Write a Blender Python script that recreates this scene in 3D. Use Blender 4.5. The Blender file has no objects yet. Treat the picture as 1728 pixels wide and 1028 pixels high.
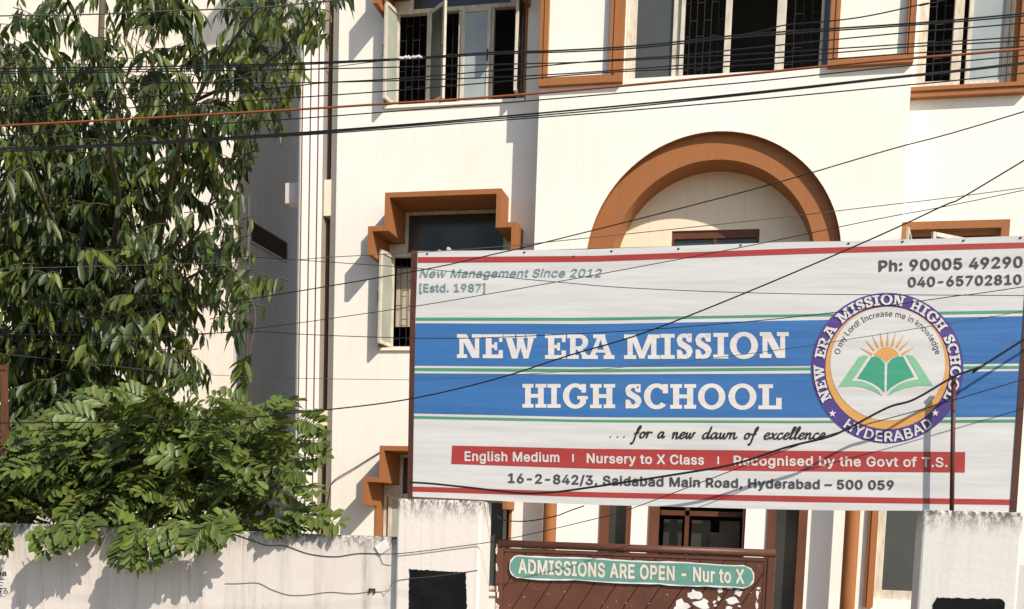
import bpy, bmesh, math, random
from mathutils import Vector, Matrix
import numpy as np
C = bpy.context; D = bpy.data; S = C.scene; COL = S.collection
rad = math.radians
# ---------------------------------------------------------------- camera (calibrated from the photo's vanishing points)
F, CX, CY = 1830.3, 867.4, 1057.2          # focal length and principal point in photo pixels (1728 x 1028)
YAW, PITCH, ROLL = -0.2224, -0.0931, 0.0332
EYE = Vector((0, 0, 1.6))
def cam_rows():
    cy, sy, cp, sp, cr, sr = math.cos(YAW), math.sin(YAW), math.cos(PITCH), math.sin(PITCH), math.cos(ROLL), math.sin(ROLL)
    B = Matrix(((1,0,0),(0,0,-1),(0,1,0)))
    Ry = Matrix(((cy,0,-sy),(0,1,0),(sy,0,cy))); Rp = Matrix(((1,0,0),(0,cp,sp),(0,-sp,cp))); Rr = Matrix(((cr,-sr,0),(sr,cr,0),(0,0,1)))
    return Rr @ Rp @ Ry @ B
MC = cam_rows(); MI = MC.transposed()
cd = D.cameras.new('camera'); cam = D.objects.new('camera', cd); COL.objects.link(cam); S.camera = cam
cd.sensor_fit = 'HORIZONTAL'; cd.sensor_width = 36; cd.lens = 36 * F / 1728
cd.shift_x = (864 - CX) / 1728; cd.shift_y = (CY - 514) / 1728; cd.clip_start = .05; cd.clip_end = 2000
R3 = Matrix((MC[0], -MC[1], -MC[2])).transposed()
cam.matrix_world = Matrix.Translation(EYE) @ R3.to_4x4()
def P(px, py, Y):                          # the point at depth Y seen at photo pixel (px, py)
    d = MI @ Vector(((px - CX) / F, (py - CY) / F, 1))
    return EYE + d * (Y / d.y)
def px_of(p):                              # photo pixel of a world point
    q = MC @ (Vector(p) - EYE); return F*q.x/q.z + CX, F*q.y/q.z + CY
# ---------------------------------------------------------------- light
SUN = Vector((.44, -.38, .467)).normalized()
EL = math.asin(SUN.z); AZ = math.atan2(SUN.x, SUN.y)
W = D.worlds.new('World'); S.world = W; W.use_nodes = True
nt = W.node_tree; bg = nt.nodes['Background']; sky = nt.nodes.new('ShaderNodeTexSky')
sky.sky_type = 'NISHITA'; sky.sun_disc = False; sky.sun_elevation = EL; sky.sun_rotation = AZ; sky.dust_density = .8; sky.air_density = 1.0
nt.links.new(sky.outputs[0], bg.inputs[0]); bg.inputs[1].default_value = .115
sl = D.lights.new('sun', 'SUN'); sl.energy = 4.1; sl.angle = rad(.6); sl.color = (1, .925, .83)
so = D.objects.new('sun', sl); COL.objects.link(so); so.rotation_euler = (-SUN).to_track_quat('-Z', 'Y').to_euler()
so.location = (20, -20, 25)
S.view_settings.view_transform = 'Standard'; S.view_settings.look = 'None'; S.view_settings.gamma = 1
S.view_settings.use_curve_mapping = False; S.view_settings.exposure = .49
S.cycles.max_bounces = 8; S.cycles.use_denoising = True
# ---------------------------------------------------------------- materials
def node_mat(name):
    m = D.materials.new(name); m.use_nodes = True
    return m, m.node_tree.nodes, m.node_tree.links, m.node_tree.nodes['Principled BSDF']
def N(ns, t, **kw):
    n = ns.new(t)
    for k, v in kw.items(): setattr(n, k, v)
    return n
def coords(ns, ls, scale):
    tc = N(ns, 'ShaderNodeTexCoord'); mp = N(ns, 'ShaderNodeMapping'); mp.inputs['Scale'].default_value = scale
    ls.new(tc.outputs['Object'], mp.inputs['Vector']); return mp.outputs[0]
def noise(ns, ls, scale, vec=(1,1,1), detail=6, rough=.6):
    n = N(ns, 'ShaderNodeTexNoise'); n.inputs['Scale'].default_value = scale; n.inputs['Detail'].default_value = detail; n.inputs['Roughness'].default_value = rough
    ls.new(coords(ns, ls, vec), n.inputs['Vector']); return n.outputs['Fac']
def ramp(ns, ls, src, stops):
    r = N(ns, 'ShaderNodeValToRGB'); ls.new(src, r.inputs[0]); e = r.color_ramp.elements
    while len(e) < len(stops): e.new(.5)
    for i, (p, c) in enumerate(stops):
        e[i].position = p; e[i].color = (c, c, c, 1) if isinstance(c, (int, float)) else (*c, 1)
    return r.outputs[0]
def mix(ns, ls, fac, a, b, mode='MIX'):
    n = N(ns, 'ShaderNodeMix', data_type='RGBA', blend_type=mode)
    for s, v in ((0, fac), (6, a), (7, b)):
        if isinstance(v, bpy.types.NodeSocket): ls.new(v, n.inputs[s])
        else: n.inputs[s].default_value = v if s == 0 else (*v, 1)
    return n.outputs[2]
def bump(ns, ls, b, src, strength, dist):
    n = N(ns, 'ShaderNodeBump'); n.inputs['Strength'].default_value = strength; n.inputs['Distance'].default_value = dist
    ls.new(src, n.inputs['Height']); ls.new(n.outputs[0], b.inputs['Normal'])
def paint(name, col, col2=None, rough=.6, scale=3, vec=(1,1,1), bs=.15, bscale=60, spec=.3):
    m, ns, ls, b = node_mat(name)
    col2 = col2 or tuple(c * .8 for c in col)
    f = ramp(ns, ls, noise(ns, ls, scale, vec), [(.35, 0), (.7, 1)])
    ls.new(mix(ns, ls, f, col, col2), b.inputs['Base Color']); b.inputs['Roughness'].default_value = rough
    b.inputs['Specular IOR Level'].default_value = spec
    if bs: bump(ns, ls, b, noise(ns, ls, bscale), bs, .01)
    return m
def plaster(name, col, stain, amount=.35, top=None, rough=.85):
    """painted plaster: broad tone drift, rain streaks that hang down, fine grain; top=(z, depth) adds black mould below a wall top"""
    m, ns, ls, b = node_mat(name)
    c = mix(ns, ls, ramp(ns, ls, noise(ns, ls, .7), [(.35, 0), (.7, 1)]), col, tuple(x * y for x, y in zip(col, (.97, .94, .9))))
    st = ramp(ns, ls, noise(ns, ls, 2.2, (4, 4, .35), 8, .65), [(.52, 0), (.8, amount)])
    c = mix(ns, ls, st, c, stain)
    c = mix(ns, ls, ramp(ns, ls, noise(ns, ls, 9, (1,1,1), 8, .75), [(.6, 0), (.85, amount * .8)]), c, stain)
    c = mix(ns, ls, ramp(ns, ls, noise(ns, ls, 5, (5, 5, .12), 8, .7), [(.55, 0), (.68, amount)]), c, stain)
    c = mix(ns, ls, ramp(ns, ls, noise(ns, ls, 1.3, (1, 1, 1), 3, .5), [(.48, 0), (.56, amount * .12)]), c, stain)
    if top:
        tc = N(ns, 'ShaderNodeTexCoord'); sp = N(ns, 'ShaderNodeSeparateXYZ'); ls.new(tc.outputs['Object'], sp.inputs[0])
        mr = N(ns, 'ShaderNodeMapRange'); ls.new(sp.outputs['Z'], mr.inputs[0])
        mr.inputs[1].default_value = top[0] - top[1]; mr.inputs[2].default_value = top[0]
        pw = N(ns, 'ShaderNodeMath', operation='POWER'); ls.new(mr.outputs[0], pw.inputs[0]); pw.inputs[1].default_value = 1.25
        nz = ramp(ns, ls, noise(ns, ls, 26, (1.5, 1.5, .7), 9, .8), [(.44, 0), (.56, 1)])
        mu = N(ns, 'ShaderNodeMath', operation='MULTIPLY'); ls.new(pw.outputs[0], mu.inputs[0]); ls.new(nz, mu.inputs[1])
        c = mix(ns, ls, mu.outputs[0], c, (.035, .033, .03))
    ls.new(c, b.inputs['Base Color']); b.inputs['Roughness'].default_value = rough; b.inputs['Specular IOR Level'].default_value = .2
    bump(ns, ls, b, noise(ns, ls, 35, (1,1,1), 8, .7), .22, .012)
    return m
M = {}
M['cream'] = plaster('cream_plaster', (.80, .76, .68), (.50, .42, .33), .15)
M['bay'] = plaster('bay_plaster', (.795, .765, .69), (.50, .43, .34), .17)
M['white_wall'] = plaster('white_plaster', (.86, .83, .76), (.5, .45, .38), .1)
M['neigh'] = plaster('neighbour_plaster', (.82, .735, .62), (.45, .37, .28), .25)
M['neigh_shade'] = plaster('neighbour_shaded_plaster', (.60, .55, .49), (.36, .32, .28), .4)  # greyer, darker copy of the house plaster; gap shade put into the colour
M['tymp'] = plaster('tympanum_plaster', (.78, .68, .52), (.5, .42, .32), .2)
M['trim'] = plaster('orange_brown_paint', (.315, .125, .043), (.17, .075, .033), .38, None, .6)
M['trim_dk'] = paint('dark_brown_paint', (.12, .04, .018), (.09, .03, .014), .5, 4)
M['sash'] = paint('weathered_white_paint', (.62, .56, .45), (.42, .36, .27), .6, 9, (2,2,.6), .2)
M['line'] = paint('stripe_paint', (.22, .085, .05), None, .7, 5)
M['interior'] = paint('unlit_interior', (.10, .095, .09), None, .9, 2)  # near-black tone paints in the darkness of unlit rooms
M['iron'] = paint('grille_iron', (.016, .016, .016), (.03, .024, .02), .6, 20)
M['curtain'] = paint('curtain_cloth', (.50, .43, .33), (.40, .34, .26), .9, 6, (6, 6, .3))
M['gate'] = paint('gate_brown_paint', (.115, .040, .020), (.078, .029, .016), .45, 5, (1,1,1), .25, 40, .4)
M['gate_dk'] = paint('gate_groove', (.02, .008, .005), None, .8, 5)
M['post'] = paint('sign_post_paint', (.055, .022, .014), (.09, .032, .018), .5, 9, (1,1,.4))
M['rust'] = paint('rusty_steel', (.15, .055, .022), (.07, .032, .018), .75, 14, (1,1,.5), .4)
M['black'] = paint('black_board_paint', (.006, .006, .006), (.012, .012, .012), .9, 10, spec=.1)
M['cable'] = paint('cable_sheath', (.012, .012, .013), None, .5, 10, bs=0)
M['cable_grey'] = paint('grey_cable_sheath', (.10, .095, .085), None, .5, 10, bs=0)
M['cable_or'] = paint('orange_cable_sheath', (.30, .085, .03), (.22, .06, .022), .5, 10, bs=0)
M['bark'] = paint('bark', (.12, .09, .06), (.06, .045, .03), .9, 12, (1,1,.3), .5)
M['paper'] = paint('paper', (.72, .70, .66), (.55, .52, .47), .8, 10)
M['teal'] = paint('teal_vinyl', (.10, .245, .20), (.13, .28, .225), .45, 6, (1, 1, 2.5), .3, 22)
M['ink'] = paint('black_ink', (.02, .02, .02), None, .7, 10, bs=0)
M['pvc'] = paint('pvc_pipe', (.62, .55, .44), None, .6, 5)
M['door'] = paint('shaded_trim_brown', (.15, .055, .026), (.10, .038, .02), .5, 4, (1,1,.4))  # darker copy of the trim brown, with the doorway shade in the colour
M['slit'] = plaster('slit_shade_plaster', (.30, .26, .22), (.14, .12, .10), .4)  # plaster darkened to hold the shade of the narrow recess
M['edge'] = plaster('edge_bounce_plaster', (.80, .68, .54), (.5, .42, .33), .3)  # facade paint turned tan; warm bounced light put into the colour
def glass(name, col, rough=.12):
    m, ns, ls, b = node_mat(name)
    f = ramp(ns, ls, noise(ns, ls, 2.5, (1,1,.6), 5), [(.35, 0), (.7, 1)])
    ls.new(mix(ns, ls, f, col, tuple(c * 1.35 for c in col)), b.inputs['Base Color'])
    b.inputs['Roughness'].default_value = rough; b.inputs['Specular IOR Level'].default_value = .5
    bump(ns, ls, b, noise(ns, ls, 6), .05, .01)
    return m
M['frost'] = glass('frosted_pane', (.05, .053, .047), .3)
M['frost_lt'] = glass('pale_frosted_pane', (.26, .29, .28), .3)
M['pane_green'] = glass('green_frosted_pane', (.29, .305, .25), .35)
M['darkglass'] = glass('dark_pane', (.035, .036, .033), .15)
def vinyl(name, col):
    m, ns, ls, b = node_mat(name)
    f = ramp(ns, ls, noise(ns, ls, 2.0, (1, 1, 5), 4), [(.4, 0), (.72, 1)])
    c = mix(ns, ls, f, col, tuple(c * .93 for c in col))
    c = mix(ns, ls, ramp(ns, ls, noise(ns, ls, 22, (1, 1, .3), 6, .7), [(.62, 0), (.8, .12)]), c, (.3, .26, .2))
    ls.new(c, b.inputs['Base Color']); b.inputs['Roughness'].default_value = .5; b.inputs['Specular IOR Level'].default_value = .3
    bump(ns, ls, b, noise(ns, ls, 1.5, (.5, 1, 4.5), 3, .45), .28, .06)
    return m
V = {k: vinyl('vinyl_' + k, c) for k, c in dict(white=(.56, .545, .52), blue=(.038, .135, .33), green=(.075, .26, .145), red=(.335, .040, .034), grey=(.062, .062, .07),
     steel=(.17, .26, .265), black=(.022, .02, .02), violet=(.07, .045, .19), orange=(.58, .30, .085), leaf=(.045, .28, .165), pale=(.19, .42, .25), letter=(.60, .565, .53)).items()}
def leaf_mat(name, cols, trans):
    m, ns, ls, b = node_mat(name)
    g = N(ns, 'ShaderNodeNewGeometry')
    c = ramp(ns, ls, g.outputs['Random Per Island'], [(i / (len(cols) - 1), x) for i, x in enumerate(cols)])
    ls.new(c, b.inputs['Base Color']); b.inputs['Roughness'].default_value = .42; b.inputs['Specular IOR Level'].default_value = .35
    t = N(ns, 'ShaderNodeBsdfTranslucent'); ls.new(mix(ns, ls, 1, c, (1.6, 1.5, .6), 'MULTIPLY'), t.inputs[0])
    mx = N(ns, 'ShaderNodeMixShader'); mx.inputs[0].default_value = trans
    ls.new(b.outputs[0], mx.inputs[1]); ls.new(t.outputs[0], mx.inputs[2])
    ls.new(mx.outputs[0], ns['Material Output'].inputs[0]); return m
M['leaf_tree'] = leaf_mat('tree_leaves', [(.022, .038, .013), (.040, .062, .016), (.064, .090, .020), (.025, .045, .018), (.044, .068, .018), (.10, .13, .022), (.065, .07, .026)], .22)
M['leaf_sunlit'] = leaf_mat('sunlit_tree_leaves', [(.085, .115, .022), (.12, .15, .026), (.16, .185, .03), (.07, .10, .022)], .35)  # brighter leaf tone on some twigs, imitating sunlit clusters by colour
M['leaf_shrub'] = leaf_mat('shrub_leaves', [(.065, .098, .022), (.108, .155, .03), (.046, .07, .02), (.15, .20, .038), (.085, .125, .026), (.135, .145, .04)], .2)
# ---------------------------------------------------------------- builders
class MB:
    def __init__(s): s.v = []; s.f = []
    def add(s, vs, fs):
        o = len(s.v); s.v += [tuple(v) for v in vs]; s.f += [tuple(i + o for i in f) for f in fs]; return s
    def box(s, x0, x1, y0, y1, z0, z1):
        if x1 < x0: x0, x1 = x1, x0
        return s.add([(x, y, z) for z in (z0, z1) for y in (y0, y1) for x in (x0, x1)],
                     [(0,2,3,1), (4,5,7,6), (0,1,5,4), (2,6,7,3), (0,4,6,2), (1,3,7,5)])
    def obox(s, c, ax, ay, az):            # oriented box: centre and three half-axis vectors
        vs = [c + ax*i + ay*j + az*k for k in (-1,1) for j in (-1,1) for i in (-1,1)]
        return s.add(vs, [(0,2,3,1), (4,5,7,6), (0,1,5,4), (2,6,7,3), (0,4,6,2), (1,3,7,5)])
    def prism(s, poly, d):                 # polygon (3-D points) pushed along vector d
        n = len(poly); d = Vector(d); p = [Vector(q) for q in poly]
        return s.add(p + [q + d for q in p], [tuple(range(n)), tuple(range(2*n-1, n-1, -1))] + [(i, i+n, (i+1) % n + n, (i+1) % n) for i in range(n)])
    def tube(s, pts, r, seg=6, r1=None):
        pts = [Vector(p) for p in pts]; n = len(pts); rings = []
        for i, p in enumerate(pts):
            t = (pts[min(i+1, n-1)] - pts[max(i-1, 0)]).normalized()
            a = t.cross(Vector((0,0,1)) if abs(t.z) < .9 else Vector((1,0,0))).normalized(); b = t.cross(a)
            rr = r if r1 is None else r + (r1 - r) * i / (n - 1)
            rings.append([p + (a * math.cos(2*math.pi*k/seg) + b * math.sin(2*math.pi*k/seg)) * rr for k in range(seg)])
        vs = [v for q in rings for v in q]
        fs = [(i*seg+k, i*seg+(k+1) % seg, (i+1)*seg+(k+1) % seg, (i+1)*seg+k) for i in range(n-1) for k in range(seg)]
        fs += [tuple(range(seg-1, -1, -1)), tuple((n-1)*seg + k for k in range(seg))]
        return s.add(vs, fs)
    def build(s, name, mat, parent=None, smooth=False, bevel=0):
        me = D.meshes.new(name); me.from_pydata(s.v, [], s.f); me.update(); me.materials.append(mat)
        o = D.objects.new(name, me); COL.objects.link(o)
        if smooth:
            for p in me.polygons: p.use_smooth = True
        if bevel:
            bv = o.modifiers.new('bevel', 'BEVEL'); bv.width = bevel; bv.segments = 2; bv.limit_method = 'ANGLE'
        if parent:
            o.parent = parent; o.location = -wloc(parent)      # vertices stay in world coordinates
        return o
def wloc(o):
    v = Vector(o.location)
    while o.parent: o = o.parent; v += Vector(o.location)
    return v
def tag(o, label, cat, group=None):
    o['label'] = label; o['category'] = cat
    if group: o['group'] = group
    return o
def thing(name, label, cat, loc, group=None):
    o = D.objects.new(name, None); COL.objects.link(o); o.location = loc; o.empty_display_size = .2
    return tag(o, label, cat, group)
def struct(o): o['kind'] = 'structure'; return o
def wall_grid(mb, x0, x1, z0, z1, Y, t, holes):
    """a wall sheet at depth Y with rectangular holes; the holes get reveals t deep"""
    xs = sorted({x0, x1, *[h[i] for h in holes for i in (0, 1)]}); zs = sorted({z0, z1, *[h[i] for h in holes for i in (2, 3)]})
    xs = [x for x in xs if x0 <= x <= x1]; zs = [z for z in zs if z0 <= z <= z1]
    op = lambda x, z: any(h[0] < x < h[1] and h[2] < z < h[3] for h in holes)
    def solid(i, j):
        if not (0 <= i < len(xs)-1 and 0 <= j < len(zs)-1): return False
        return not op((xs[i]+xs[i+1])/2, (zs[j]+zs[j+1])/2)
    for i in range(len(xs)-1):
        for j in range(len(zs)-1):
            if not solid(i, j): continue
            a, b, c, d = xs[i], xs[i+1], zs[j], zs[j+1]
            mb.add([(a,Y,c),(b,Y,c),(b,Y,d),(a,Y,d)], [(0,1,2,3)]); mb.add([(a,Y+t,c),(b,Y+t,c),(b,Y+t,d),(a,Y+t,d)], [(3,2,1,0)])
            if not solid(i-1, j): mb.add([(a,Y,c),(a,Y,d),(a,Y+t,d),(a,Y+t,c)], [(0,1,2,3)])
            if not solid(i+1, j): mb.add([(b,Y,c),(b,Y+t,c),(b,Y+t,d),(b,Y,d)], [(0,1,2,3)])
            if not solid(i, j-1): mb.add([(a,Y,c),(a,Y+t,c),(b,Y+t,c),(b,Y,c)], [(0,1,2,3)])
            if not solid(i, j+1): mb.add([(a,Y,d),(b,Y,d),(b,Y+t,d),(a,Y+t,d)], [(0,1,2,3)])
    return mb
def X(px, py, Y): return P(px, py, Y).x
def Z(px, py, Y): return P(px, py, Y).z
# ================================================================ GROUND
g = MB(); g.add([(-150,-60,-.02),(150,-60,-.02),(150,150,-.02),(-150,150,-.02)], [(0,1,2,3)])
struct(g.build('ground', paint('earth', (.30, .23, .16), (.22, .17, .12), .95, 1.5)))
g = MB().box(-80, 80, -7, 4.4, -.016, 0)
struct(g.build('road', paint('asphalt', (.055, .053, .05), (.04, .04, .04), .9, 8)))
g = MB().box(-80, 80, 4.4, 6.3, -.014, .12)
struct(g.build('pavement', paint('concrete_paving', (.32, .30, .27), (.24, .22, .2), .9, 5)))
# ================================================================ SCHOOL BUILDING
YL, YC, YR, YH = 13.0, 12.68, 13.0, 12.62
school = thing('school_building', 'cream three storey school with orange brown hoods, mouldings and a big round arch', 'building', (0, 13.5, 0))
XE = (X(566, 300, YL) + X(561, 800, YL)) / 2                       # left end of the facade
XB = (P(912.3, 82, YC).x + P(901.8, 418, YC).x) / 2                # left end of the middle bay
XD = (P(1541, 93, YC).x + P(1520.5, 398, YC).x) / 2                # right end of the middle bay
ZT = 10.4; XR = 5.6
# ---- stepped-hood windows of the left bay
zTop = (Z(650.4, 324, YH) + Z(846.6, 319, YH)) / 2; zStep = (Z(621.1, 380, YH) + Z(872, 376.5, YH)) / 2; zBot = Z(620, 431, YH)
xUL = (X(650.4, 324, YH) + X(648, 376, YH)) / 2; xUR = (X(846.6, 319, YH) + X(844.3, 376, YH)) / 2
xLL = (X(621.1, 380, YH) + X(620, 431, YH)) / 2; xLR = (X(872, 377, YH) + X(869.4, 421, YH)) / 2
T = .058
zSill = Z(700, 588, 13.05)
dz0 = Z(643, 751, YH) - Z(650.4, 324, YH); dz2 = Z(629.3, 5.6, YH) - zBot
holesL = []
for dz in (0, dz0, dz2):
    holesL += [(xLL + T - .01, xLR - T + .01, zSill + dz, zStep - T + dz + .01), (xUL + T - .01, xUR - T + .01, zSill + dz, zTop - T + dz + .01)]
wall_grid(MB(), XE, XB + .3, 0, ZT, YL, .30, holesL).build('wall', M['cream'], school)
def leaf(parent, hx, Yh, z0, z1, w, ang, side, pane_m=None, name='shutter'):
    """one casement leaf hinged at hx, opened outward by ang; side=+1 hinge on its left"""
    d = Vector((math.cos(ang) * side, -math.sin(ang), 0)); n = Vector((-d.y, d.x, 0)); st = .045; th = .017
    h = Vector((hx, Yh, 0)); mb = MB(); up = Vector((0,0,1))
    def bar(u0, u1, a, b): mb.obox(h + d*((u0+u1)/2) + up*((a+b)/2), d*((u1-u0)/2), n*th, up*((b-a)/2))
    bar(0, st, z0, z1); bar(w-st, w, z0, z1); bar(st, w-st, z0, z0+st); bar(st, w-st, z1-st, z1)
    o = mb.build(name, M['sash'], parent, bevel=.004)
    MB().obox(h + d*(w/2) + up*((z0+z1)/2), d*((w-2*st)/2), n*.004, up*((z1-z0)/2-st)).build('pane', pane_m or M['frost'], parent)
    hd = MB(); c = h + d*(w-.03) + up*((z0+z1)/2) - n*(.03*side)
    hd.obox(c, d*.006, n*.008, up*.05); hd.obox(c + up*.06, d*.006, n*.014, up*.006); hd.obox(c - up*.06, d*.006, n*.014, up*.006)
    hd.build('handle', M['iron'], parent)
    return o
def grille(parent, x0, x1, z0, z1, Y, seed):
    r = random.Random(seed); mb = MB(); n = max(2, round((x1-x0)/.085)); w = (x1-x0)/n
    for i in range(n+1): mb.box(x0+i*w-.003, x0+i*w+.003, Y-.003, Y+.003, z0, z1)
    for i in range(n):
        z = z0 + .10 + (i % 2)*.17
        while z < z1 - .05:
            mb.box(x0+i*w+.0031, x0+(i+1)*w-.0031, Y-.003, Y+.003, z-.003, z+.003)
            z += .36
    mb.build('grille', M['iron'], parent)
def hood(dz):
    pts = [(xLL,zBot),(xLL,zStep),(xUL,zStep),(xUL,zTop),(xUR,zTop),(xUR,zStep),(xLR,zStep),(xLR,zBot),
           (xLR-T,zBot),(xLR-T,zStep-T),(xUR-T,zStep-T),(xUR-T,zTop-T),(xUL+T,zTop-T),(xUL+T,zStep-T),(xLL+T,zStep-T),(xLL+T,zBot)]
    mb = MB(); n = len(pts)
    for i in range(7):                                              # seven flat slabs joined at their mitres
        q = [pts[i], pts[i+1], pts[14-i], pts[15-i]]
        vs = [Vector((x, Y, z+dz)) for Y in (YH, 13.20) for x, z in q]
        fs = [(0,1,2,3), (7,6,5,4), (0,4,5,1), (2,6,7,3)]
        if i == 0: fs.append((0,3,7,4))
        if i == 6: fs.append((1,5,6,2))
        mb.add(vs, fs)
    # jambs below the flanges, inside the wall opening
    for x in (xLL+T-.03, xLR-T+.001): mb.box(x, x+.029, YL-.012, 13.20, zSill+dz-.03, zBot+dz)
    o = mb.build('window_hood', M['trim'], school)
    bm = bmesh.new(); bm.from_mesh(o.data); bmesh.ops.recalc_face_normals(bm, faces=bm.faces); bm.to_mesh(o.data); bm.free()
def left_window(dz, angs, curtain, seed):
    Yf = 13.20; a, b = xLL+T+.005, xLR-T-.005; s, t = zSill+dz, zStep-T+dz-.005; fr = .05
    mb = MB()
    mb.box(a, a+fr, Yf, Yf+.06, s, t); mb.box(b-fr, b, Yf, Yf+.06, s, t)
    mb.box(a+fr, b-fr, Yf, Yf+.06, s, s+fr); tz = t-.16
    mb.box(a+fr, b-fr, Yf-.01, Yf+.07, tz, tz+fr)
    w = (b-a-2*fr)/4
    for i in (1, 2, 3): mb.box(a+fr+i*w-.022, a+fr+i*w+.022, Yf, Yf+.06, s+fr, tz)
    # top light
    c, d, e = xUL+T+.005, xUR-T-.005, zTop-T+dz-.005
    mb.box(a+fr, c+.04, Yf, Yf+.06, tz+fr, t); mb.box(d-.04, b-fr, Yf, Yf+.06, tz+fr, t)
    mb.box(c, c+.04, Yf, Yf+.06, t, e); mb.box(d-.04, d, Yf, Yf+.06, t, e); mb.box(c+.04, d-.04, Yf, Yf+.06, e-.04, e)
    win = mb.build('window', M['sash'], school, bevel=.004)
    MB().box(c+.04, d-.04, Yf+.025, Yf+.03, tz+fr, e-.04).build('pane', M['darkglass'], win)
    MB().box(xLL+T-.02, xLR-T+.02, YL-.03, YL+.28, s-.035, s-.001).build('sill', M['cream'], win)
    grille(win, a+fr+.005, b-fr-.005 - (w if seed == 1 else 0), s+fr, tz, Yf+.08, seed)
    if curtain: MB().box(a+fr, a+fr+1.95*w, Yf+.16, Yf+.17, s+.32, tz-.10).build('curtain', M['curtain'], win)
    for i, an in enumerate(angs):
        if an is None: continue
        hx = a+fr+i*w if i < 3 else b-fr
        leaf(win, hx + (.02 if i < 3 else -.02), Yf-.008, s+fr-.02, tz+.01, w-.03, rad(an), 1 if i < 3 else -1, M['pane_green'] if i == 0 else (M['frost_lt'] if i == 2 else M['frost']))
for dz in (0, dz0, dz2): hood(dz)
left_window(dz2, (97, 43, 1, 92), False, 1)
left_window(0, (97, 42, 88, 92), True, 2)
left_window(dz0, (2, 2, 2, 2), False, 3)
# ---- middle bay: upper wall with the central window, the arch, mouldings
zW = Z(1225, 123.5, YC)                                              # sill of the central window
xW0, xW1 = X(1052, 134, YC), X(1396, 111, YC)
pc = P(1203, 441, YC); ax = (X(990, 420, YC) + X(1420.5, 406, YC)) / 2; RO = (X(1420.5, 406, YC) - X(990, 420, YC)) / 2 * 1.003
az = Z(1200, 222, YC) - RO; RI = (X(1375.5, 407, YC+.08) - X(1031, 419, YC+.08)) / 2
zF = Z(1200, 600, YC)                                               # underside of the arch legs (behind the sign)
mb = MB(); TW = .5; na = 48
wall_grid(mb, XB, XD, az + RO + .12, ZT, YC, .2, [(xW0, xW1, zW, ZT - .9)])
arc = lambda r, Y, n=na: [Vector((ax + r*math.cos(math.pi*i/n), Y, az + r*math.sin(math.pi*i/n))) for i in range(n+1)]
zt = az + RO + .12; o_ = arc(RO, YC)
for i in range(na):
    a, b = o_[i], o_[i+1]; mb.add([a, b, (b.x, YC, zt), (a.x, YC, zt)], [(0,1,2,3)])
mb.add([(ax+RO,YC,zF),(XD,YC,zF),(XD,YC,zt),(ax+RO,YC,zt)], [(0,1,2,3)]); mb.add([(XB,YC,zF),(ax-RO,YC,zF),(ax-RO,YC,zt),(XB,YC,zt)], [(0,1,2,3)])
mb.add([(XB,YC,zF),(XB,YC,zt),(XB,YL+.3,zt),(XB,YL+.3,zF)], [(0,1,2,3)]); mb.add([(XD,YC,zF),(XD,YL+.3,zF),(XD,YL+.3,zt),(XD,YC,zt)], [(0,1,2,3)])
mb.add([(XB,YC+.2,zt),(XB,YC+.2,ZT),(XB,YL+.3,ZT),(XB,YL+.3,zt)], [(0,1,2,3)]); mb.add([(XD,YC+.2,zt),(XD,YL+.3,zt),(XD,YL+.3,ZT),(XD,YC+.2,ZT)], [(0,1,2,3)])
for sgn in (-1, 1):                                                  # underside of the bay either side of the arch
    xa, xb = sorted((ax + sgn*RO, XB if sgn < 0 else XD)); mb.add([(xa,YC,zF),(xa,YL+.3,zF),(xb,YL+.3,zF),(xb,YC,zF)], [(0,1,2,3)])
mb.build('wall', M['bay'], school)
YRG, YT = YC + .08, YC + .50
mb = MB(); oo, rr, ii, tt = arc(RO, YC+.001), arc(RO, YRG), arc(RI, YRG), arc(RI, YT)
low = lambda p: Vector((p.x, p.y, zF))
def loft(mb, A, B):
    A = [low(A[0])] + A + [low(A[-1])]; B = [low(B[0])] + B + [low(B[-1])]; n = len(A)
    mb.add(A + B, [(i, i+1, n+i+1, n+i) for i in range(n-1)])
loft(mb, oo, rr); loft(mb, rr, ii); loft(mb, ii, tt)
o = mb.build('arch_surround', M['trim'], school)
# tympanum, with the top of a dark window
tx0, tx1, tz1 = X(1134, 390, YT), X(1282, 388, YT), Z(1208, 388, YT)
mb = MB(); wall_grid(mb, ax-RI-.05, ax+RI+.05, zF, az+RI+.05, YT, .15, [(tx0, tx1, zF+.4, tz1)]); mb.build('tympanum', M['tymp'], school)
fm = .03; zb = zF + .4
mb = MB(); mb.box(tx0, tx0+fm, YT+.02, YT+.09, zb, tz1); mb.box(tx1-fm, tx1, YT+.02, YT+.09, zb, tz1); mb.box(tx0+fm, tx1-fm, YT+.02, YT+.09, tz1-.09, tz1)
mb.box((tx0+tx1)/2-.02, (tx0+tx1)/2+.02, YT+.03, YT+.08, zb, tz1-.09); mb.box(tx0+fm, tx1-fm, YT+.02, YT+.09, zb, zb+.05)
win = mb.build('window', M['trim_dk'], school)
MB().box(tx0+fm, tx1-fm, YT+.055, YT+.06, zb+.05, tz1-.09).build('pane', M['darkglass'], win)
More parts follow.
